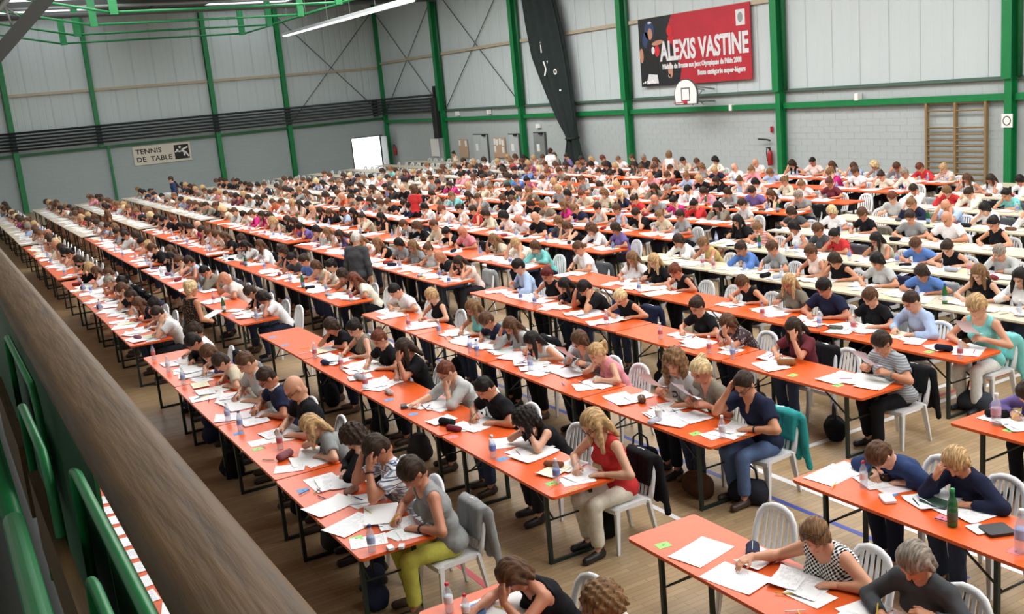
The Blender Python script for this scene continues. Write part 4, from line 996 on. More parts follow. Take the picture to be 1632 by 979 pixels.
# ---- named people of the near rows: row, block, y, head height, woman, sleeve, neck, colour, hair, hair colour, right arm, left arm, pitch, yaw, extras
W, Mn = True, False
PEOPLE = [
 (1,'A',15.16,1.14,W,'short','crew','white','up','dark','w','r',45,0,{'skin':'#a06a4c'}), (1,'A',14.72,1.16,Mn,'long','crew','black','short','black','w','r',50,0,{}),
 (1,'A',13.98,1.06,W,'tank','scoop','purple','bob','brown','w','r',50,5,{}), (1,'A',13.2,1.12,W,'short','crew','beige','short','dark','w','r',50,0,{}),
 (1,'A',12.35,1.23,Mn,'short','v','lgrey','crop','brown','w','r',45,0,{}), (1,'A',11.55,1.19,Mn,'short','crew','navy','crop','dark','w','r',45,0,{'glasses':1,'collar':1}),
 (1,'A',10.6,1.26,Mn,'short','crew','black','bald','brown','w','r',40,10,{'glasses':1}), (1,'A',9.71,1.08,W,'short','crew','grey','long','blond','m','r',55,0,{'g':1.06}),
 (1,'A',8.85,1.16,W,'long','crew','black','curly','dark','r','k',50,-10,{}), (1,'A',8.2,1.22,Mn,'short','crew','white','short','dark','f','f',55,10,{'mat':'plaid','watch':1}),
 (1,'A',7.46,1.22,W,'tank','scoop','grey','short','dark','w','r',50,10,{'bot':'#b9b552','jacket':'grey','g':1.08,'watch':1,'chaircol':'#8fa0ac'}),
 (2,'A',14.07,1.12,W,'short','crew','black','bob','dark','k','r',45,0,{}), (2,'A',13.3,1.11,W,'tank','scoop','khaki','up','black','w','c',45,0,{'glasses':1}),
 (2,'A',12.46,1.08,W,'elbow','crew','black','bun','auburn','w','r',45,5,{'glasses':1,'g':1.06}), (2,'A',11.6,1.17,W,'short','crew','black','long','dark','r','f',50,-15,{}),
 (2,'A',10.3,1.14,Mn,'elbow','v','lgrey','crop','auburn','x','m',40,0,{'glasses':1}), (2,'A',9.4,1.14,Mn,'short','crew','black','crop','black','w','r',50,0,{}),
 (2,'A',8.42,1.04,W,'tank','scoop','black','curlylong','black','k','k',45,-12,{}), (2,'A',7.42,1.22,W,'tank','scoop','red','long','blond','w','r',42,-10,{'bot':'#d3ccbc','jacket':'black','glasses':1}),
 (3,'A',15.63,1.06,Mn,'short','crew','white','crop','black','c','c',55,0,{}), (3,'A',14.47,1.04,W,'tank','scoop','black','short','blond','w','r',45,0,{}),
 (3,'A',13.1,1.1,W,'tank','scoop','turq','long','lbrown','w','r',45,0,{'glasses':1}), (3,'A',12.45,1.05,W,'short','crew','navy','short','brown','r','c',60,0,{}),
 (3,'A',11.85,1.06,W,'long','crew','lgrey','long','brown','f','r',50,0,{}), (3,'A',11.15,1.03,W,'tank','scoop','white','long','black','w','r',50,-15,{}),
 (3,'A',10.3,1.14,W,'long','v','grey','bob','brown','h','h',35,0,{'glasses':1,'sheet':'#e6cdd0'}), (3,'A',9.75,1.09,W,'tank','v','pink','pony','blond','m','w',40,0,{}),
 (3,'A',8.45,1.22,W,'short','crew','lgrey','curlylong','lbrown','h','r',25,25,{'g':1.1,'sheet':'#ededf0','print':[('DA',.10,-.02,.0,'ink')]}), (3,'A',7.98,1.21,W,'short','v','khaki','bun','lblond','h','h',40,0,{'sheet':'#e9e7f2'}),
 (3,'A',7.36,1.2,Mn,'short','v','navy','crop','dark','t','r',40,15,{'glasses':1,'bot':'#54688c','jacket':'teal','watch':1,'g':1.05}),
 (4,'A',15.22,1.1,Mn,'long','crew','lblue','short','black','h','h',40,0,{'sheet':'#f2f2f4','bigsheet':1}), (4,'A',14.36,1.12,W,'strap','scoop','black','up','red','r','c',35,0,{'jacket':'navy'}),
 (4,'A',13.54,1.06,W,'long','v','black','long','black','w','r',50,0,{}), (4,'A',12.95,1.08,Mn,'short','crew','black','short','black','t','k',55,0,{}),
 (4,'A',12.2,1.02,W,'tank','v','black','short','lblond','w','r',50,-8,{'jacket':'navy'}), (4,'A',10.54,1.17,W,'short','scoop','black','up','dark','w','c',45,0,{'g':1.06}),
 (4,'A',9.73,1.06,W,'short','crew','floral','bob','brown','w','f',50,0,{'mat':'floral'}), (4,'A',8.77,1.14,W,'short','crew','maroon','long','dark','w','f',50,0,{'jacket':'black'}),
 (4,'A',7.44,1.18,W,'short','crew','lgrey','short','dark','h','h',40,0,{'mat':'stripe','g':1.22,'jacket':'black','bot':'#1b1b1f','sheet':'#d9d6e4','watch':1}),
 (5,'A',15.9,1.1,Mn,'short','crew','white','crop','brown','w','c',45,0,{}), (5,'A',14.34,1.15,W,'short','crew','white','long','lbrown','w','r',45,0,{}),
 (5,'A',13.74,1.07,W,'short','crew','black','long','blond','m','h',35,-10,{'glasses':1,'sheet':'#e4e0ee'}), (5,'A',12.95,1.05,W,'tank','scoop','black','up','auburn','w','r',50,0,{}),
 (5,'A',11.42,1.05,W,'tank','scoop','black','short','brown','w','r',65,0,{}), (5,'A',10.61,1.13,W,'short','v','khaki','long','blond','h','r',35,0,{'sheet':'#f0eeee'}),
 (5,'A',9.94,1.12,Mn,'short','crew','navy','short','black','w','r',45,0,{'beard':1}), (5,'A',9.13,1.15,W,'elbow','v','black','short','brown','w','r',40,5,{'glasses':1,'g':1.08}),
 (5,'A',8.43,1.16,Mn,'long','crew','lblue','crop','dark','w','c',45,5,{'g':1.1,'print':[('12',.06,.03,-.07,'bblue')]}), (5,'A',7.58,1.25,W,'tank','scoop','turq','short','blond','r','h',40,-10,{'bot':'#e1e3e2','jacket':'turq','sheet':'#e9e9f0'}),
 (6,'A',15.28,1.11,W,'long','v','white','bob','dark','m','r',35,0,{}), (6,'A',14.54,1.11,W,'strap','scoop','mustard','short','lbrown','k','c',45,0,{}),
 (6,'A',13.56,1.19,W,'long','crew','blue','up','dark','k','r',20,-15,{'print':[('ESC',.07,-.01,0,'bblue')]}), (6,'A',12.91,1.12,W,'short','v','grey','short','brown','w','r',45,0,{'glasses':1}),
 (6,'A',12.03,1.15,W,'tank','scoop','palepink','up','brown','x','c',35,0,{}), (6,'A',11.53,1.09,W,'tank','v','black','bob','dark','f','r',45,10,{}),
 (6,'A',10.71,1.12,W,'short','crew','lgrey','bob','black','x','r',45,0,{'jacket':'navy'}), (6,'A',9.89,1.16,W,'short','v','blue','bob','dark','w','r',50,0,{}),
 (6,'A',8.99,1.08,W,'tank','scoop','black','long','lbrown','w','r',45,0,{}), (6,'A',8.38,1.16,W,'long','crew','white','long','black','h','r',40,0,{'sheet':'#f0f0f2'}),
 (7,'A',15.81,1.15,W,'short','crew','black','long','black','h','x',45,0,{'sheet':'#eeeef2'}), (7,'A',15.11,1.13,W,'tank','scoop','red','bun','lbrown','w','r',50,0,{'mat':'redstripe'}),
 (7,'A',14.19,1.12,W,'tank','crew','white','bob','black','x','r',40,0,{}), (7,'A',13.59,1.16,W,'short','v','dgrey','short','brown','w','r',40,0,{}),
 (7,'A',13.13,1.07,W,'short','crew','red','pony','black','k','c',40,0,{}), (7,'A',12.13,1.15,W,'tank','scoop','beige','long','black','k','r',45,0,{}),
 (7,'A',11.39,1.18,W,'short','v','blue','short','brown','w','r',50,0,{'g':1.15}), (7,'A',10.81,1.12,W,'strap','scoop','black','up','dark','c','c',60,0,{}),
 (7,'A',9.9,1.22,W,'long','crew','lgrey','short','grey','k','c',45,0,{}),
 (8,'A',16.05,1.06,W,'short','crew','dgrey','bob','dark','w','r',50,0,{}), (8,'A',15.05,1.1,W,'short','scoop','white','bob','lblond','w','r',35,0,{}),
 (8,'A',14.2,1.17,W,'short','v','black','short','brown','c','c',40,0,{'g':1.1}), (8,'A',13.14,1.15,W,'elbow','wide','grey','up','dark','r','c',45,0,{}),
 (8,'A',12.3,1.12,Mn,'short','crew','white','bald','brown','w','r',45,0,{'g':1.1}), (8,'A',11.31,1.11,W,'tank','scoop','black','up','black','w','x',45,0,{}),
 (1,'N',5.62,1.06,W,'strap','wide','black','bob','brown','x','f',60,-15,{'g':1.12}), (1,'N',4.80,1.16,W,'tank','v','cream','curly','lbrown','m','c',55,10,{'g':1.1}),
 (2,'N',4.74,1.10,W,'tank','wide','black','bob','lbrown','x','r',40,30,{'mat':'check','g':1.25,'sunglasses':1,'skin':'#cf9474','TR':(.46,-.46,.84)}), (2,'N',3.98,1.17,W,'long','crew','dgrey','bob','grey','w','h',45,0,{'g':1.05}),
 (3,'N',5.51,1.02,Mn,'long','crew','dblue','short','brown','w','r',70,0,{}), (3,'N',4.9,1.1,W,'long','crew','navy','bob','blond','f','r',50,25,{'g':1.08}),
 (4,'N',5.70,1.04,W,'long','crew','purple','bob','dark','w','r',55,0,{}),
]
EMPTY = [(2,'A',15.75), (4,'A',8.42), (5,'A',15.2), (5,'A',12.3), (2,'N',5.66)]
seats = []
for p in PEOPLE:
    seats.append(dict(r=p[0], b=p[1], y=p[2], spec=dict(hz=p[3], f=p[4], sleeve=p[5], neck=p[6], top=p[7], hair=p[8], hc=p[9], R=p[10], L=p[11], pitch=p[12], yaw=p[13], **p[14])))
for r, b, y in EMPTY: seats.append(dict(r=r, b=b, y=y, spec=None))
TOPW = (('white', 24), ('black', 24), ('grey', 11), ('lgrey', 9), ('beige', 7), ('cream', 6), ('red', 3), ('pink', 3), ('hotpink', 2), ('blue', 2), ('navy', 7), ('purple', 2), ('khaki', 5), ('turq', 1), ('orange', 1), ('lblue', 4), ('palepink', 6), ('maroon', 3), ('teal', 1), ('mag', 1), ('dgrey', 5))
HW = (('black', 18), ('dark', 30), ('brown', 24), ('lbrown', 12), ('blond', 8), ('lblond', 3), ('auburn', 4), ('grey', 3))
def pick(w): return random.choices([a for a, _ in w], [b for _, b in w])[0]
def rand_spec():
    f = random.random() < .74
    R, L, pt = random.choice([('w', 'r', 42), ('w', 'r', 52), ('w', 'r', 46), ('w', 'k', 45), ('f', 'r', 50), ('k', 'c', 42), ('f', 'k', 52), ('h', 'r', 36)])
    sl = random.choices(('short', 'tank', 'long'), (46, 34, 20))[0] if f else random.choices(('short', 'long'), (75, 25))[0]
    hr = random.choice(('bob', 'long', 'long', 'up', 'pony', 'short', 'bob', 'bun', 'curly')) if f else random.choice(('crop', 'short', 'short', 'crop', 'bald'))
    return dict(f=f, sleeve=sl, neck='crew', top=pick(TOPW), hair=hr, hc=pick(HW), R=R, L=L, pitch=pt, yaw=0)
for r in range(1, 13):
    for b in 'ABCD':
        if b == 'A' and r < 9 : continue
        y0, y1, n = block_span(r, b); y = y0+.38; per = .795
        while y < y1-.25:
            empty_p = .05
            if b == 'D':
                if r >= 7 and y > 43.5-(r-7)*.3 + (2 if r < 9 else 0): empty_p = .96
                elif y > 49.5: empty_p = .5
            if b in 'BC' and r >= 9: empty_p = .10
            p = (ROWX[r]+.9, y, 1.0)
            if in_frame(p, 20): seats.append(dict(r=r, b=b, y=y+random.uniform(-.09, .09), spec=None if random.random() < empty_p else rand_spec()))
            y += per
if True:   # the row under the balcony rail, seen only through the railing gap
    pass
for s_ in seats:
    s_['x'] = ROWX[s_['r']]+TW+TE; s_['d'] = math.hypot(s_['x'], s_['y'])
# number the places of every row from its near end
byrow = {}
for s_ in seats: byrow.setdefault((s_['r'], s_['b']), []).append(s_)
for k, v in byrow.items():
    v.sort(key=lambda q: q['y'] if k[1] != 'N' else -q['y'])
    for i, s_ in enumerate(v): s_['i'] = i+1
def seat_phrase(s_): return '%s seat, %s row, %s block' % (ORD[min(s_['i'], 25)], ORD[s_['r']], BLK[s_['b']])
seats.sort(key=lambda q: q['d'])

# ---- build people
NEAR_D = 13.2
def person_label(s_):
    sp = s_['spec']; t = CNAME.get(sp['top'], sp['top'])
    pat = {'plaid': 'white plaid', 'check': 'black-and-white check', 'stripe': 'grey striped', 'redstripe': 'red striped', 'floral': 'dark floral'}.get(sp.get('mat'), t)
    return 'person in %s %s %s, %s' % (pat, SLN[sp['sleeve']], pose_name(sp['R'], sp['L']), seat_phrase(s_))
def glasses_mesh():
    mb = MB()
    for sg in (-1, 1):
        mb.tube([(.104+.004*math.cos(t), sg*.034+.024*math.cos(t), .004+.017*math.sin(t)) for t in [k*PI/6 for k in range(13)]], .0028, 5, up=(1, 0, 0))
        mb.tube([(.102, sg*.058, .008), (.05, sg*.082, .008), (-.02, sg*.088, .0)], .0028, 5)
    mb.tube([(.107, -.012, .008), (.107, .012, .008)], .0028, 5); return mb.mesh('glasses', 'black', True)
GL = glasses_mesh()
TRO = {}
def trousers(lod, f, st=False):
    key = (lod, f, st)
    if key not in TRO:
        v, q = lower_mesh({0: .024, 1: .034}[lod], f, st, .012, .93); TRO[key] = mk('trousers', v, q, 'fabric')
    return TRO[key]
SHO = {}
def shoes(lod, f, st=False):
    key = (lod, st)
    if key not in SHO:
        v, q = shoe_mesh(.016, st, f); SHO[key] = []
        for sg in (-1, 1):
            ids = np.where(v[:, 1]*sg > 0)[0]; mp = -np.ones(len(v), int); mp[ids] = np.arange(len(ids)); qq = mp[q]; SHO[key].append(mk('shoe', v[ids], qq[(qq >= 0).all(1)], 'leather'))
    return SHO[key]
HAIRM = {}
def hair_obj(style, pitch, lod, seed=0):
    key = (style, round(pitch/10)*10 if lod == 0 else 45, lod, seed if lod == 0 and 'curly' in style else 0)
    if key not in HAIRM:
        v, q = hair_mesh({0: .009, 1: .0135}[lod], style, key[1], key[3]); HAIRM[key] = mk('hair', v, q, 'hair')
    return HAIRM[key]
def mat4(R, t, s=1.0):
    m4 = Matrix.Identity(4)
    for i in range(3):
        for j in range(3): m4[i][j] = R[i][j]*s
        m4[i][3] = t[i]
    return m4
def assemble(sp, K, body, shirt, lod, loc, rz, label, grp):
    f = sp['f']; st = sp.get('stand', False)
    p = ob('person', body, loc=loc, rz=rz, color=sp.get('skin') or random.choice(SKIN)); tag(p, label, 'person', grp)
    sh = ob('shirt', shirt, p, color=COL.get(sp['top'], '#777777'))
    if sp.get('mat'):
        sh.material_slots[0].link = 'OBJECT'; sh.material_slots[0].material = M[sp['mat']]
    bot = sp.get('bot') or random.choice(('#1d2028', '#23283a', '#1a1a1d', '#2c3448', '#2a2a2e', '#39435a'))
    ob('trousers', trousers(lod, f, st), p, color=bot)
    if lod == 0 or (not st and math.hypot(loc[0], loc[1]) < 22):
        sc_ = random.choice(('#1a1615', '#3a2a22', '#2b2b30', '#5a4636'))
        for sm in shoes(0, f, st): ob('shoe', sm, p, color=sc_)
    hm = mat4(K['R'], K['head'], K['s']*1.02)
    if sp['hair'] != 'bald':
        h = ob('hair', hair_obj(sp['hair'], sp.get('pitch', 45), lod, sp.get('seed', 0)), p, color=HAIRC[sp['hc']]); h.matrix_local = hm
    if sp.get('glasses') and lod == 0:
        g = ob('glasses', GL, p); g.matrix_local = hm
    return p
props_at = []      # (kind, world point, yaw, data) for pens and held sheets
def to_world(loc, rz, v):
    c, s_ = math.cos(rz), math.sin(rz); return Vector((loc[0]+c*v[0]-s_*v[1], loc[1]+s_*v[0]+c*v[1], loc[2]+v[2]))
def build_near(s_, idx):
    sp = dict(s_['spec']); sp['seed'] = idx % 7; rz = PI+random.uniform(-.12, .12)
    K = skeleton(sp); v, q, c = body_mesh(K, sp, 0); body = mk('person', v, q, 'skin', col=c)
    v, q = shirt_mesh(K, sp, .014); shirt = mk('shirt', v, q, 'fabric')
    loc = (s_['x'], s_['y'], 0); p = assemble(sp, K, body, shirt, 0, loc, rz, person_label(s_), 'candidates at the tables')
    if sp.get('collar'):
        ob('collar', MB().tube([(K['neck'][0]+.06*math.cos(t)+.01, .075*math.sin(t), K['neck'][2]+.03-.035*math.cos(t)) for t in [-2.4+.4*k for k in range(13)]], .012, 6).mesh('collar', 'white', True), p)
    if sp.get('watch'):
        W_, E_ = K['WL'], K['EL']; d = Vector(unit(W_-E_)); c_ = Vector(W_)-d*.035; sd = d.orthogonal().normalized(); u2 = d.cross(sd)
        ob('wristwatch', MB().tube([c_+sd*.034*math.cos(t*PI/6)+u2*.034*math.sin(t*PI/6) for t in range(13)], .008, 6, up=tuple(d)).mesh('wristwatch', 'black' if s_['r'] % 2 else 'grey', True), p)
    if sp.get('sunglasses'):
        g_ = ob('sunglasses', GL, p); g_.matrix_local = mat4(K['R'], K['head'], K['s']*1.12)@Matrix.Translation((-.02, 0, .085))@Matrix.Rotation(-.5, 4, 'Y')
    if sp.get('print'):
        from mathutils.bvhtree import BVHTree
        bv = BVHTree.FromPolygons([tuple(a_) for a_ in v], [tuple(b_) for b_ in q])
        fw = Vector(unit(np.array([K['fwd'][0], 0, K['fwd'][2]]))); up_ = Vector((0, 1, 0)).cross(fw)*-1; lf = Vector((0, 1, 0)); c0 = Vector(K['chest'])-up_*.02
        for txt, size, du, ds, mt_ in sp['print']:
            me = text_mesh('shirt_print', txt, size, mt_, 'CENTER', bold=size*.03, ext=0)
            for vt in me.vertices:
                o_ = c0+up_*(vt.co.y+du)+lf*(vt.co.x+ds)
                hit = bv.ray_cast(o_+fw*.5, -fw)
                vt.co = (hit[0]+fw*.004) if hit[0] is not None else o_
            ob('shirt_print', me, p)
    if sp['R'] == 'w' : props_at.append(('pen', to_world(loc, rz, K['WR']+np.array([.085, .045, .01])), s_))
    if 'sheet' in sp:
        hands = [K['hand'+n] for n in 'RL' if sp[n] == 'h'] or [K['handR']]
        c_ = sum(hands)/len(hands); props_at.append(('sheet', to_world(loc, rz, c_+np.array([.05, 0 if len(hands) > 1 else -.06, .06])), s_, rz))
VAR = {}
VP = {('w', 'r', 42): 16, ('w', 'r', 52): 30, ('w', 'r', 46): 22, ('w', 'k', 45): 26, ('f', 'r', 50): 27, ('k', 'c', 42): 28, ('f', 'k', 52): 30, ('h', 'r', 36): 14}
def variant(f, R, L, pt, lod):
    key = (f, R, L, pt, lod)
    if key not in VAR:
        sp = dict(f=f, R=R, L=L, pitch=pt, lean=VP[(R, L, pt)]+4); K = skeleton(sp); v, q, c = body_mesh(K, sp, lod)
        VAR[key] = (K, mk('person', v, q, 'skin', col=c) if lod == 1 else (v, q, c))
    return VAR[key]
VSH = {}
def vshirt(f, R, L, pt, sl, lod):
    key = (f, R, L, pt, sl, lod)
    if key not in VSH:
        K = variant(f, R, L, pt, lod)[0]; v, q = shirt_mesh(K, dict(f=f, sleeve=sl, neck='crew'), .022 if lod == 1 else .045)
        VSH[key] = mk('shirt', v, q, 'fabric') if lod == 1 else (v, q)
    return VSH[key]
def nearest_pose(sp):
    key = (sp['R'], sp['L'], sp['pitch'])
    if key in VP: return key
    if 'h' in (sp['R'], sp['L']): return ('h', 'r', 36)
    if sp['R'] in 'ft': return ('f', 'k', 52) if sp['L'] in 'kft' else ('f', 'r', 50)
    if sp['R'] in 'km': return ('k', 'c', 42)
    if sp['L'] in 'kfm': return ('w', 'k', 45)
    return ('w', 'r', 52) if sp['pitch'] > 48 else ('w', 'r', 42)
def build_mid(s_):
    sp = dict(s_['spec']); R, L, pt = nearest_pose(sp); K, body = variant(sp['f'], R, L, pt, 1)
    sl = sp['sleeve'] if sp['sleeve'] in ('short', 'long', 'tank') else ('tank' if sp['sleeve'] == 'strap' else 'short')
    sp['R'], sp['L'], sp['pitch'] = R, L, pt; s_['spec'] = sp
    sh = vshirt(sp['f'], R, L, pt, sl, 1)
    sp['sleeve'] = sl
    assemble(sp, K, body, sh, 1, (s_['x'], s_['y'], 0), PI+random.uniform(-.25, .25), person_label(s_), 'candidates at the tables')
occ = [s_ for s_ in seats if s_['spec'] is not None]
n_ind = 292
for i, s_ in enumerate(occ[:n_ind]):
    if s_['d'] < NEAR_D or s_['b'] == 'N': build_near(s_, i)
    else: build_mid(s_)
# the rest of the crowd, far and small: one mesh
CV = []; CQ = []; CC = []; nn = 0
LOWH = {}
for s_ in occ[n_ind:]:
    sp = s_['spec']; R, L, pt = nearest_pose(sp); K, (v, q, c) = variant(sp['f'], R, L, pt, 2)
    sl = sp['sleeve'] if sp['sleeve'] in ('short', 'long', 'tank') else 'short'
    v2, q2 = vshirt(sp['f'], R, L, pt, sl, 2)
    st = sp['hair'] if sp['hair'] != 'bald' else 'crop'
    if st not in LOWH: LOWH[st] = hair_mesh(.03, st)
    v3, q3 = LOWH[st]; v3 = (v3*K['s']*1.06)@K['R'].T+K['head']
    a = PI+random.uniform(-.3, .3); ca, sa = math.cos(a), math.sin(a)
    sk = np.array(rgb(random.choice(SKIN))[:3])
    for vv, qq, cc in ((v, q, sk*np.ones((len(v), 3))*c), (v2, q2, np.array(rgb(COL[sp['top']])[:3])*np.ones((len(v2), 3))), (v3, q3, np.array(rgb(HAIRC[sp['hc']])[:3])*np.ones((len(v3), 3)))):
        w_ = np.stack([s_['x']+ca*vv[:, 0]-sa*vv[:, 1], s_['y']+sa*vv[:, 0]+ca*vv[:, 1], vv[:, 2]], 1)
        CV.append(w_); CQ.append(qq+nn); CC.append(cc); nn += len(vv)
if CV:
    o = ob('seated_crowd', mk('seated_crowd', np.concatenate(CV), np.concatenate(CQ), 'crowd', True, np.concatenate(CC)))
    tag(o, 'distant crowd of seated people in the furthest table rows', 'crowd', kind='stuff')
# standing invigilators
def stander(loc, rz, label, **sp):
    sp.setdefault('R', 'd'); sp.setdefault('L', 'd'); sp['stand'] = True; sp.setdefault('lean', 4); sp.setdefault('pitch', 15)
    d = math.hypot(loc[0], loc[1]); lod = 0 if d < 25 else 1
    K = skeleton(sp); v, q, c = body_mesh(K, sp, lod); body = mk('person', v, q, 'skin', col=c)
    if sp.pop('dress', False):
        F = Field((-.3, -.3, .45), (.35, .3, 1.5), .018); upper(F, K, sp['f'], sp.get('g', 1), .012, arms=False)
        F.cone(K['P0'], (0.0, 0, .60), .125, .135, .05, np.array([0, 1., 0]), 1.4); F.plane((0, 0, .58), (0, 0, -1))
        F.carve(K['neck']+np.array([.02, 0, .03]), (.09, .09, .10))
        for nm, sg in (('R', -1), ('L', 1)): F.carve(K['S'+nm]+np.array([0, sg*.045, 0]), (.08,)*3)
        F.ripple(.005, 30, 30, 18); v, q = F.nets()
    else: v, q = shirt_mesh(K, sp, .016 if lod == 0 else .024)
    assemble(sp, K, body, mk('shirt', v, q, 'fabric'), lod, loc, rz, label, 'standing supervisors')
    return K
stander((3.35, 16.42, 0), .35, 'standing person in leopard print dress holding papers in the aisle', f=True, sleeve='tank', neck='scoop', top='brown', mat='leopard', hair='up', hc='lblond', R='b', L='b', pitch=15, dress=True, g=1.08, s=.97)
stander((7.05, 18.65, 0), .6, 'standing person in dark grey vest seen from behind in the aisle', f=False, sleeve='long', neck='crew', top='dgrey', hair='crop', hc='white', g=1.12, bot='#24262a')
stander((12.35, 27.4, 0), .5, 'standing person in red top seen from behind among middle rows', f=True, sleeve='short', neck='crew', top='red', hair='bob', hc='brown')
stander((9.5, 45.9, 0), PI, 'standing person in dark blue top before the far wall', f=False, sleeve='long', neck='crew', top='dblue', hair='short', hc='dark')
stander((21.6, 27.2, 0), 1.0, 'standing person in white dress near the right wall', f=True, sleeve='tank', neck='scoop', top='white', hair='bob', hc='lbrown', dress=True)
stander((21.9, 35.1, 0), .6, 'standing person in white top by the grey door', f=True, sleeve='short', neck='crew', top='white', hair='up', hc='dark')
stander((5.3, 36.4, 0), PI, 'standing person in dark top in the far left aisle', f=True, sleeve='short', neck='crew', top='brown', hair='bob', hc='dark')

# ---- chairs under everyone
SC = sorted(seats, key=lambda q: q['d']); rest_v = []; rest_q = []; nn = 0
_sv, _sf = joined([CH['backrest'], MB().box(-.22, .19, -.2, .2, .415, .44).mesh('seat', 'plastic')]+CH['slat'][::2]+CH['leg'], 'chair', 'plastic'); av = np.array(_sv); aq = _sf
for i, s_ in enumerate(SC):
    e = s_['spec'] is None; dx = .0 if not e else random.uniform(.0, .06); rz = PI+random.uniform(-.1, .1); loc = (s_['x']+dx-.035, s_['y'], 0)
    if i < 296:
        col = (s_['spec'] or {}).get('chaircol') or random.choice(['#e6e7e8']*9+['#8ea3bd'] if s_['d'] > 12 else ['#e3e5e7'])
        lab = ('empty white' if e else ('blue-grey' if col == '#8ea3bd' else 'white'))+' plastic chair, '+seat_phrase(s_)
        chair(loc, rz, lab, s_['d'] < 14)
    else:
        c_, n_ = math.cos(rz), math.sin(rz); w_ = np.stack([loc[0]+c_*av[:, 0]-n_*av[:, 1], loc[1]+n_*av[:, 0]+c_*av[:, 1], av[:, 2]], 1)
        rest_v.append(w_); rest_q += [tuple(k+nn for k in f_) for f_ in aq]; nn += len(av)
if rest_v:
    o = ob('distant_chairs', mk('distant_chairs', np.concatenate(rest_v), rest_q, 'plastic', False)); o.color = rgb('#e6e7e8')
    tag(o, 'rows of white plastic chairs in the furthest blocks', 'chairs', kind='stuff')
# ---- garments on chair backs
def jacket_mesh(seed):
    F = Field((-.50, -.32, .10), (-.12, .32, .92), .018); rg = random.Random(seed)
    F.cone((-.295, -.15, .80), (-.295, .15, .80), .04, .04, .03)
    for k in range(7):
        y = -.19+.063*k; F.cone((-.31, y, .80), (-.345+rg.uniform(-.02, .02), y*1.12, .38+rg.uniform(-.05, .05)), .036, .03, .02)
    for k in range(7):
        y = -.165+.055*k; F.cone((-.262, y, .80), (-.222, y, .56), .034, .028, .02)
    for sg in (-1, 1): F.cone((-.32, sg*.21, .76), (-.36, sg*.25, .26+rg.uniform(-.06, .06)), .042, .03, .02)
    F.ripple(.010, 30, 55, 14, seed); v, q = F.nets(); return mk('jacket', v, q, 'fabric')
for s_ in occ:
    j = s_['spec'].get('jacket')
    if not j and s_['d'] > 12 and s_['d'] < 30 and random.random() < .33: j = random.choice(('black', 'navy', 'dgrey', 'black', 'dblue', 'grey', 'khaki'))
    if j:
        o = ob('jacket', jacket_mesh(int(s_['y']*10)) if s_['d'] < 12 else cached(('jk', int(s_['y']) % 4), lambda: jacket_mesh(int(s_['y']) % 4)), loc=(s_['x']-.03, s_['y'], 0), rz=PI, color=COL.get(j, '#333333'))
        tag(o, '%s jacket over the chair back, %s' % (CNAME.get(j, j), seat_phrase(s_)), 'jacket', 'jackets on chairs')

# ------------------------------------------------------------------ papers
def sheet_mesh(w, l, bend, seed, mat):
    rg = random.Random(seed); n, k = 6, 4; V = []; a = rg.uniform(0, 6.28)
    for i in range(n+1):
        for j in range(k+1):
            u, v = i/n, j/k; c = (u*math.cos(a)+v*math.sin(a)); edge = max(0, abs(u-.5)-.33)/.17; z = bend*max(0, edge)**2*(.4+.6*v)+bend*.18*(1+math.sin(c*5))
            V.append(((u-.5)*l, (v-.5)*w, z))
    F = [(i*(k+1)+j, (i+1)*(k+1)+j, (i+1)*(k+1)+j+1, i*(k+1)+j+1) for i in range(n) for j in range(k)]
    return mk('exam_paper', V, F, mat, True)
SHEETS = [sheet_mesh(.21, .297, .004, 1, 'printed'), sheet_mesh(.21, .297, .012, 2, 'printed'), sheet_mesh(.21, .297, .003, 3, 'paper'), sheet_mesh(.297, .42, .005, 4, 'printed'), sheet_mesh(.297, .42, .014, 5, 'paper'), sheet_mesh(.21, .297, .02, 6, 'printed')]
PAPC = ['#f7f7f7']*10+['#f4f6fa', '#eef6f2', '#f6f3ec', '#efe6ea', '#f1efcf']
PCN = {'#efe6ea': 'pinkish', '#f1efcf': 'pale yellow', '#eef6f2': 'greenish white', '#f6f3ec': 'cream'}
allp = []
MAN = {(2,'N'): [(4.5, 5.56), (4.42, 5.09), (4.72, 5.2), (4.67, 4.85), (4.75, 4.26), (4.62, 4.6)], (3,'N'): [(6.28, 5.95), (6.50, 5.59), (6.48, 5.94), (6.50, 5.03), (6.45, 4.69), (6.36, 5.08)], (1,'N'): [(2.92, 5.85), (2.86, 5.6), (2.9, 5.0)], (4,'N'): [(8.5, 5.89), (8.35, 5.6)],
 (1,'A'): [(3.0, 7.34), (2.94, 7.6), (2.63, 7.84), (2.91, 7.85), (2.62, 7.44), (2.94, 8.3), (2.63, 8.36), (2.93, 8.81), (2.96, 9.55), (2.66, 9.57), (2.97, 9.88), (2.95, 10.77), (2.7, 10.6)], (2,'A'): [(4.6, 7.36), (4.74, 7.69), (4.55, 7.68), (4.65, 8.19), (4.67, 8.65), (4.54, 9.44), (4.45, 9.8), (4.72, 10.35), (4.6, 10.52)], (3,'A'): [(6.27, 7.4), (6.47, 7.42), (6.32, 8.22), (6.48, 8.36), (6.45, 8.91), (6.28, 8.96), (6.33, 9.64)], (4,'A'): [(8.52, 7.6), (8.40, 7.84), (8.5, 9.02), (8.25, 8.72), (8.35, 10.13)], (5,'A'): [(10.18, 7.5), (10.24, 8.56), (10.05, 7.81), (9.98, 9.73)]}
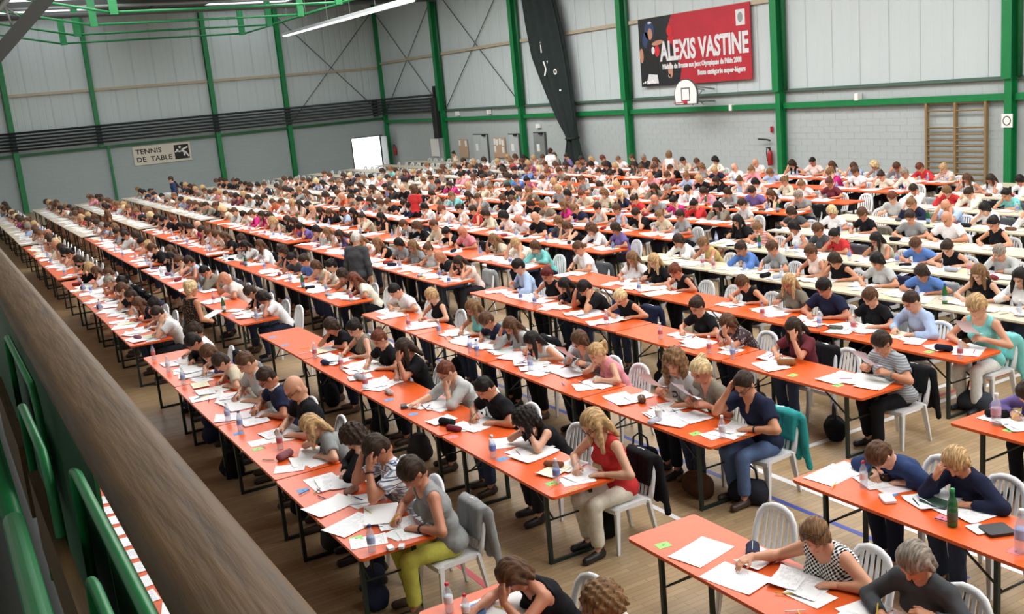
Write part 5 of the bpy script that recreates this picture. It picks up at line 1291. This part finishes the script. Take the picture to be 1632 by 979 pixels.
for (r, b), pts in MAN.items():
    for k, (x, y) in enumerate(pts):
        s_ = min((q for q in occ if q['r'] == r and q['b'] == b), key=lambda q: abs(q['y']-y)); s_['np'] = s_.get('np', 0)+1
        allp.append((s_['d']*.5, random.choice(SHEETS), (x, y, ZT+.0015+.0018*(k % 4)), random.uniform(-.45, .45)+random.choice((0, 0, PI/2)), '#f1efcf' if (x, y) in ((4.55, 7.68), (10.24, 8.56)) else '#f7f7f7', s_, min(s_['np'], 4)))
for s_ in occ:
    near = s_['d'] < 14; n = random.choice((3, 4, 4, 5)) if near else random.choice((4, 4, 5, 5)); row0 = ROWX[s_['r']]
    y0, y1, _ = block_span(s_['r'], s_['b'])
    # main sheet under the hands, others around
    for k in range(n if 'np' not in s_ else (1 if s_['np'] > 1 else 2)):
        me = random.choice(SHEETS)
        if k == 0: x, dy, a = .20, random.uniform(-.06, .10), random.uniform(-.3, .3)
        else: x, dy, a = random.uniform(.16, .48), random.uniform(-.34, .34), random.uniform(-.5, .5)+random.choice((0, 0, PI/2))
        wx = row0+TW-x; wy = min(max(s_['y']-dy, y0+.2), y1-.2)
        wx = min(max(wx, row0+.15), row0+TW-.12)
        allp.append((s_['d'], me, (wx, wy, ZT+.0015+.0022*k), a, random.choice(PAPC), s_, k))
allp.sort(key=lambda q: q[0])
for d, me, loc, a, c, s_, k in allp[:296]:
    o = ob('exam_paper', me, loc=loc, rz=a, color=c)
    s_['pn'] = s_.get('pn', 0)+1; tag(o, '%s %s exam sheet before the %s' % (ORD[s_['pn']], PCN.get(c, 'white'), seat_phrase(s_)), 'paper', 'exam papers')
pv = []; pq = []; pc = []; nn = 0
for d, me, loc, a, c, s_, k in allp[296:]:
    w, l = (.21, .297) if random.random() < .5 else (.297, .42); ca, sa = math.cos(a), math.sin(a)
    q = [(-l/2, -w/2), (l/2, -w/2), (l/2, w/2), (-l/2, w/2)]
    pv += [(loc[0]+ca*x-sa*y, loc[1]+sa*x+ca*y, loc[2]+.001) for x, y in q]; pq.append((nn, nn+1, nn+2, nn+3)); nn += 4; pc += [rgb(c)[:3]]*4
o = ob('distant_papers', mk('distant_papers', pv, pq, 'crowd', False, np.array(pc))); tag(o, 'white exam sheets covering the furthest tables', 'papers', kind='stuff')
# sheets held up in the hand, pens
n_held = 0
PEN = MB().lathe([(.001, 0), (.0042, .012), (.0045, .10), (.0045, .138), (.003, .142)], 8).mesh('pen', 'obj', True)
PENC = ['#20242c', '#20408a', '#b02a2a', '#1f7a4a', '#d8d8d8', '#e0c020', '#c03a80']
PNN = {'#20242c': 'black', '#20408a': 'blue', '#b02a2a': 'red', '#1f7a4a': 'green', '#d8d8d8': 'white', '#e0c020': 'yellow', '#c03a80': 'pink'}
for pr in props_at:
    if pr[0] == 'sheet':
        _, p, s_, rz = pr; sp = s_['spec']; big = sp.get('bigsheet')
        me = sheet_mesh(.297 if big else .21, .42 if big else .297, .03, int(s_['y']*10), 'paper')
        o = ob('held_paper', me, color=sp['sheet'])
        o.matrix_world = Matrix.Translation(p+Vector((-.03, 0, .05)))@Matrix.Rotation(rz, 4, 'Z')@Matrix.Rotation(-.7, 4, 'Y')
        tag(o, 'paper held up in the hands, '+seat_phrase(s_), 'paper', 'sheets being read')
    else:
        _, p, s_ = pr; c = random.choice(PENC); o = ob('pen', PEN, color=c)
        z = max(p.z-.03, ZT+.003)
        o.matrix_world = Matrix.Translation((p.x-.02, p.y, z))@Matrix.Rotation(random.uniform(.5, .9), 4, Vector((random.uniform(-1, 1), 1, 0)).normalized())
        tag(o, '%s pen in the writing hand, %s' % (PNN[c], seat_phrase(s_)), 'pen', 'pens in use')
o = ob('held_paper', SHEETS[2], color='#f2f2f2'); o.matrix_world = Matrix.Translation((3.35+.36, 16.42+.13, 1.10))@Matrix.Rotation(.35, 4, 'Z')@Matrix.Rotation(-.25, 4, 'Y'); tag(o, 'stack of sheets held by the standing person in leopard print', 'paper')
# ------------------------------------------------------------------ bottles
def bottle_meshes(s=1.0, r=.033, h=.225):
    body = MB().lathe([(.010, 0), (r*.9, .002), (r, .012), (r*.96, .05), (r, .055), (r, .13), (r*.97, .15), (r*.75, .175), (.014, .200), (.013, .213)], 14).mesh('plastic_bottle', 'clear', True)
    lab = MB().lathe([(r*1.02, .075), (r*1.03, .078), (r*1.03, .125), (r*1.02, .128)], 14).mesh('bottle_label', 'obj', True)
    cap = MB().lathe([(.015, .210), (.0155, .212), (.0155, .228), (.013, .231)], 10).mesh('bottle_cap', 'obj', True)
    return body, lab, cap
BB = bottle_meshes()
GB = (MB().lathe([(.012, 0), (.034, .002), (.036, .012), (.036, .15), (.03, .19), (.016, .235), (.014, .27)], 14).mesh('plastic_bottle', 'gbottle', True), MB().lathe([(.037, .05), (.0375, .055), (.0375, .11), (.037, .115)], 14).mesh('bottle_label', 'obj', True), MB().lathe([(.0155, .262), (.0165, .265), (.0165, .285), (.013, .288)], 10).mesh('bottle_cap', 'obj', True))
def bottle(x, y, label, near=True, cap='#e8eaee', lab='#8fa4d4', green=False, sc=1.0):
    s3 = GB if green else BB
    o = ob('plastic_bottle', s3[0], loc=(x, y, ZT)); o.scale = (sc,)*3
    ob('bottle_label', s3[1], o, color=lab); ob('bottle_cap', s3[2], o, color=cap); tag(o, label, 'bottle', 'water bottles on tables')
NB = [(2.57,7.24,1),(2.77,10.21,1),(2.62,11.18,1),(2.60,11.63,1),(2.58,13.79,1),(2.57,14.67,1),(2.56,15.63,1),(4.32,8.4,2),(4.43,7.43,2),(4.31,11.62,2),(4.43,12.77,2),(4.38,13.66,2),(6.09,14.23,3),(6.05,11.94,3),(6.07,12.18,3),(6.17,10.75,3),(6.23,7.28,3),(6.23,13.46,3),(8.23,14.46,4),(8.2,13.97,4),(8.2,11.98,4),(8.19,10.72,4),(8.14,9.68,4),(8.16,9.27,4),(9.85,10.54,5),(9.92,9.55,5),(10.04,9.09,5),(9.85,7.37,5),(9.86,13.4,5)]
LC = ['#8fa4d4', '#7d93cc', '#d8dce6', '#6f86c8', '#c86a74', '#a8b4dc']
cnt = {}
for x, y, r in NB:
    cnt[r] = cnt.get(r, 0)+1
for r in cnt:
    for i, (x, y, _) in enumerate(sorted([b for b in NB if b[2] == r], key=lambda q: q[1])):
        bottle(x, y, 'clear water bottle, %s from near end, %s row, front block' % (ORD[i+1], ORD[r]), lab=random.choice(LC), cap=random.choice(('#e8eaee', '#e8eaee', '#2b3a78')))
bottle(2.62, 5.98, 'small red-capped bottle at the corner of the nearest table', cap='#d0263a', lab='#eef0f2', sc=.95); bottle(2.66, 5.80, 'second red-capped bottle beside the pens on the nearest table', cap='#d0263a', lab='#eef0f2', sc=.85)
bottle(6.27, 5.6, 'water bottle with red cap before the person in dark blue', cap='#c03a44', lab='#e8e6ee'); bottle(6.17, 4.68, 'green glass bottle standing on the right near table', green=True, cap='#2f9a5a', lab='#4a5a48', sc=1.05)
bottle(8.25, 5.79, 'large clear bottle on the nearest table of the fourth row', cap='#e9e9ef', lab='#c9a2b8', sc=1.35); bottle(6.16, 4.12, 'large ribbed bottle at the right picture edge', cap='#e9e9ef', lab='#b8bce4', sc=1.4)
cands = [s_ for s_ in occ if (s_['r'] > 5 or s_['b'] not in 'AN') and s_['d'] < 34]
nbt = len(NB)+6
for s_ in cands:
    if random.random() < .62 and nbt < 290:
        g = random.random() < .05
        bottle(ROWX[s_['r']]+random.uniform(.10, .34), s_['y']+random.uniform(.18, .36)*random.choice((-1, 1)), ('green' if g else 'clear')+' bottle before the '+seat_phrase(s_), lab=random.choice(LC), green=g, cap=random.choice(('#e8eaee', '#e8eaee', '#2b3a78', '#c83a44'))); nbt += 1
# ------------------------------------------------------------------ cups, cards, cases, phones
root = ob('paper_cup', MB().lathe([(.028, 0), (.03, .002), (.04, .12), (.042, .122), (.038, .121), (.028, .01)], 16).mesh('paper_cup', 'white', True), loc=(6.12, 8.12, ZT)); tag(root, 'white paper cup on the third row beside the held papers', 'cup')
ob('stirrer', MB().tube([(0, 0, .02), (-.03, .015, .17)], .003, 6).mesh('stirrer', 'white'), root)
CARD = MB().box(-.055, .055, -.045, .045, 0, .0012).mesh('number_card', 'obj'); CARDM = MB().prism(ellp(0, 0, .012, .006, 8), .0012, .0018).mesh('printed_number', 'ink')
CARDS = [(2.56,7.56,'g'),(2.57,8.91,'b'),(2.58,10.4,'g'),(2.57,11.09,'b'),(4.39,7.45,'g'),(4.36,8.30,'b'),(4.30,9.23,'p'),(4.32,10.25,'b'),(4.34,10.98,'b'),(4.31,14.83,'b'),(4.34,15.53,'b'),(6.13,7.56,'g'),(4.36,5.83,'g'),(8.85,7.30,'y'),(8.21,7.66,'g'),(8.16,8.28,'g'),(9.88,7.81,'g'),(8.22,5.63,'g'),(6.24,4.82,'p'),(6.14,8.96,'p'),(6.30,5.36,'b'),(6.15,4.15,'p')]
CC_ = {'g': ('#8fd06a', 'green'), 'b': ('#4f93c8', 'blue'), 'p': ('#e07a86', 'pink'), 'y': ('#dfe08a', 'yellow')}
def card(x, y, k, label):
    c = ob('number_card', CARD, loc=(x, y, ZT+.0005), rz=random.uniform(-.15, .15), color=CC_[k][0]); ob('printed_number', CARDM, c); tag(c, label, 'card', 'seat number cards')
for x, y, k in CARDS:
    r = min(range(1, 6), key=lambda q: abs(ROWX[q]+.2-x)); card(x, y, k, '%s seat card, %.0f cm along, %s row near end' % (CC_[k][1], (y-3)*100, ORD[r]) if False else '%s number card, %s from the near end of the %s row cards' % (CC_[k][1], ORD[1+sum(1 for q in CARDS if abs(q[0]-x) < .75 and q[1] < y)], ORD[r]))
for s_ in occ:
    if s_['d'] < 24 and (s_['r'] > 5 or s_['b'] != 'A') and s_['b'] != 'N' and random.random() < .4:
        k = random.choice('gbpyyb'); card(ROWX[s_['r']]+.10, s_['y']+random.uniform(-.2, .2), k, '%s number card before the %s' % (CC_[k][1], seat_phrase(s_)))
def case_mesh(l, r, seed):
    F = Field((-l/2-.03, -.07, -.01), (l/2+.03, .07, .12), .008); F.cone((-l/2+r, 0, r*.9), (l/2-r, 0, r*.95), r, r, .01, np.array([0, 1., 0]), 1.25); F.plane((0, 0, .001), (0, 0, -1)); F.ripple(.003, 60, 60, 60, seed); v, q = F.nets(); return mk('pencil_case', v, q, 'fabric')
CASES = [case_mesh(.20, .030, 1), case_mesh(.22, .040, 2), case_mesh(.17, .034, 3)]
ZIP = MB().box(-.07, .07, -.003, .003, 0, .003).mesh('zip', 'grey')
CSC = [('#1b1b1e', 'black'), ('#23283a', 'navy'), ('#6a4630', 'brown'), ('#7a2f38', 'dark red'), ('#4b4e52', 'grey'), ('#a9aebc', 'silver'), ('#8a5a6a', 'mauve')]
def case(x, y, a, c, label, k=None):
    i = random.randrange(3) if k is None else k; o = ob('pencil_case', CASES[i], loc=(x, y, ZT), rz=a, color=c); z = ob('zip', ZIP, o); z.location = (0, 0, (.057, .076, .065)[i]); tag(o, label, 'pencil case', 'pencil cases')
case(4.43, 9.62, 1.9, '#1a1a1d', 'big black pencil case before person in black tee, second row', 1); case(4.40, 9.40, 1.95, '#7a2b3a', 'dark red pencil case beside the big black one', 0)
case(4.62, 7.78, 2.2, '#7a4a34', 'brown tubular pencil case before person in red tank', 0); case(2.72, 9.9, .6, '#8d5a60', 'mauve rolled pencil case before person in grey tee', 1)
case(2.90, 8.52, .4, '#a07a6c', 'open patterned pencil case before plaid shirt', 2); case(8.40, 8.62, 2.3, '#8a5a34', 'tan pencil case on the fourth row', 1); case(10.02, 7.72, 1.8, '#1d2030', 'navy pencil case before turquoise tank top', 1)
case(6.48, 5.62, 2.0, '#3a2a24', 'dark glasses case before person in dark blue', 0); case(4.75, 5.28, .8, '#2d3245', 'dark blue pouch under the reaching hand', 1); case(8.45, 5.92, 2.2, '#1a1a1c', 'large black pouch at the corner of the fourth row near table', 1)
case(10.0, 9.35, 2.0, '#5a5d52', 'grey pencil case before bearded person', 0); case(6.38, 8.75, 1.0, '#6a5240', 'open brown pencil case before printed tee', 2); case(6.05, 8.1, .3, '#bfc0cc', 'flat silver case under the paper cup', 0); case(4.42, 12.1, 1.6, '#a9a8ae', 'silver patterned case on the second row', 1)
case(4.36, 13.2, 1.7, '#2a3050', 'dark blue case on the second row', 2); case(4.44, 11.2, 1.5, '#b9a8a4', 'pale patterned case on second row', 0)
for s_ in occ:
    if s_['d'] < 27 and (s_['r'] > 5 or s_['b'] != 'A') and s_['b'] != 'N' and random.random() < .42:
        c, nme = random.choice(CSC); case(ROWX[s_['r']]+random.uniform(.12, .34), s_['y']+random.uniform(-.32, .32), random.uniform(0, PI), c, '%s pencil case on the table, %s' % (nme, seat_phrase(s_)))
PENL = PEN
for s_ in occ:
    if s_['d'] < 15.5:
        for k in range(random.choice((1, 2, 2, 3))):
            c = random.choice(PENC); o = ob('pen', PENL, color=c); a = random.uniform(0, 2*PI)
            o.matrix_world = Matrix.Translation((ROWX[s_['r']]+random.uniform(.14, .45), min(s_['y'], 50)+random.uniform(-.33, .33), ZT+.012))@Matrix.Rotation(a, 4, 'Z')@Matrix.Rotation(PI/2, 4, 'X')
            tag(o, '%s %s pen lying on the table, %s' % (('first', 'second', 'third')[k], PNN[c], seat_phrase(s_)), 'pen', 'pens lying on tables')
# phone and small boxes on the near right table, sunglasses on a head are part of the person
for i, (x, y, c, lab, sz) in enumerate(((6.42, 5.02, '#3c5a4a', 'green patterned notebook before blond person', (.07, .11, .012)), (6.38, 4.95, '#2c3040', 'dark phone beside the notebook', (.035, .06, .01)), (6.20, 5.30, '#e9e9ea', 'white tissue pack on the right near table', (.05, .08, .02)), (6.32, 4.42, '#1c1c22', 'black folded wallet near the large bottle', (.10, .09, .02)), (6.25, 4.52, '#f0f0ee', 'white folded note near the black wallet', (.06, .08, .006)), (2.70, 7.18, '#e8e8ea', 'small white correction box at first row end', (.025, .04, .02)), (2.78, 7.14, '#d8dade', 'second small white box at first row end', (.022, .035, .02)), (4.34, 10.55, '#3a3c44', 'dark mouse-shaped sharpener on the second row', (.035, .055, .03)), (2.78, 5.86, '#5f86c0', 'blue highlighter pack on the nearest table', (.03, .07, .02)), (2.72, 5.72, '#3fa85a', 'green eraser on the nearest table', (.03, .045, .012)))):
    me = MB().prism(rrect(-sz[0], sz[0], -sz[1], sz[1], min(sz[0], sz[1])*.25), 0, sz[2]).mesh('desk_item', 'obj'); o = ob(lab.split(' ')[-4] if False else ('notebook', 'phone', 'tissue_pack', 'wallet', 'folded_note', 'correction_box', 'correction_box', 'sharpener', 'highlighter_pack', 'eraser')[i], me, loc=(x, y, ZT+.006), rz=random.uniform(-.6, .6), color=c); tag(o, lab, ('notebook', 'phone', 'tissues', 'wallet', 'note', 'box', 'box', 'sharpener', 'highlighters', 'eraser')[i])
# papers and a person-less end table seen through the railing gap
for k in range(10):
    o = ob('exam_paper', random.choice(SHEETS[:3]), loc=(.9+random.uniform(-.08, .25), 7.35+.30*k, ZT+.002+.001*(k % 2)), rz=random.uniform(-.3, .3), color='#f4f5f7'); tag(o, 'white sheet on the table under the balcony rail, %s from near end' % ORD[k+1], 'paper', 'exam papers')
# ------------------------------------------------------------------ bags on the floor
def bag_mesh(seed, w=.32, h=.36):
    F = Field((-.25, -.25, 0), (.25, .25, .5), .02); F.cone((0, -w/2+.1, .10), (0, w/2-.1, .10), .11, .11, .05); F.cone((0, -w/2+.12, h-.12), (.02, w/2-.12, h-.12), .09, .08, .08); F.plane((0, 0, .004), (0, 0, -1)); F.ripple(.012, 22, 24, 20, seed); v, q = F.nets(); return mk('bag', v, q, 'fabric')
BAGS = [bag_mesh(1), bag_mesh(2, .40, .28), bag_mesh(3, .30, .42)]
STRAP = [MB().tube([(0, -.10, h-.05), (0, -.08, h+.10), (0, 0, h+.16), (0, .08, h+.10), (0, .10, h-.05)], .012, 6).mesh('strap', 'black', True) for h in (.33, .25, .39)]
BC = [('#161618', 'black'), ('#1c2028', 'black'), ('#20242c', 'dark'), ('#4a3020', 'brown'), ('#2a2f45', 'navy'), ('#3a3a3c', 'grey')]
def bag(x, y, c, label, k=None):
    i = random.randrange(3) if k is None else k; o = ob('bag', BAGS[i], loc=(x, y, 0), rz=random.uniform(-.8, .8), color=c); ob('strap', STRAP[i], o); tag(o, label, 'bag', 'bags under tables')
bag(2.62, 11.9, '#141416', 'black round bag under the first row beside a table leg', 0); bag(3.0, 6.55, '#6a3d22', 'brown handbag on the floor behind the nearest table', 1); bag(5.05, 7.62, '#161618', 'black bag under the red tank top seat', 2); bag(6.55, 7.3, '#2a2c34', 'dark bag beside the jeans at third row end', 1); bag(10.3, 7.5, '#3c4148', 'grey bag under the turquoise tank top seat', 1); bag(4.9, 4.55, '#161719', 'black bag beside the check top', 0); bag(8.5, 8.0, '#15161a', 'black bag under the fourth row end', 1)
for s_ in occ:
    if s_['d'] < 19 and s_['b'] in 'AB' and random.random() < .5:
        c, nme = random.choice(BC); bag(ROWX[s_['r']]+random.uniform(.25, .5), s_['y']+random.uniform(-.15, .15)+.36, c, '%s bag on the floor under table, %s' % (nme, seat_phrase(s_)))
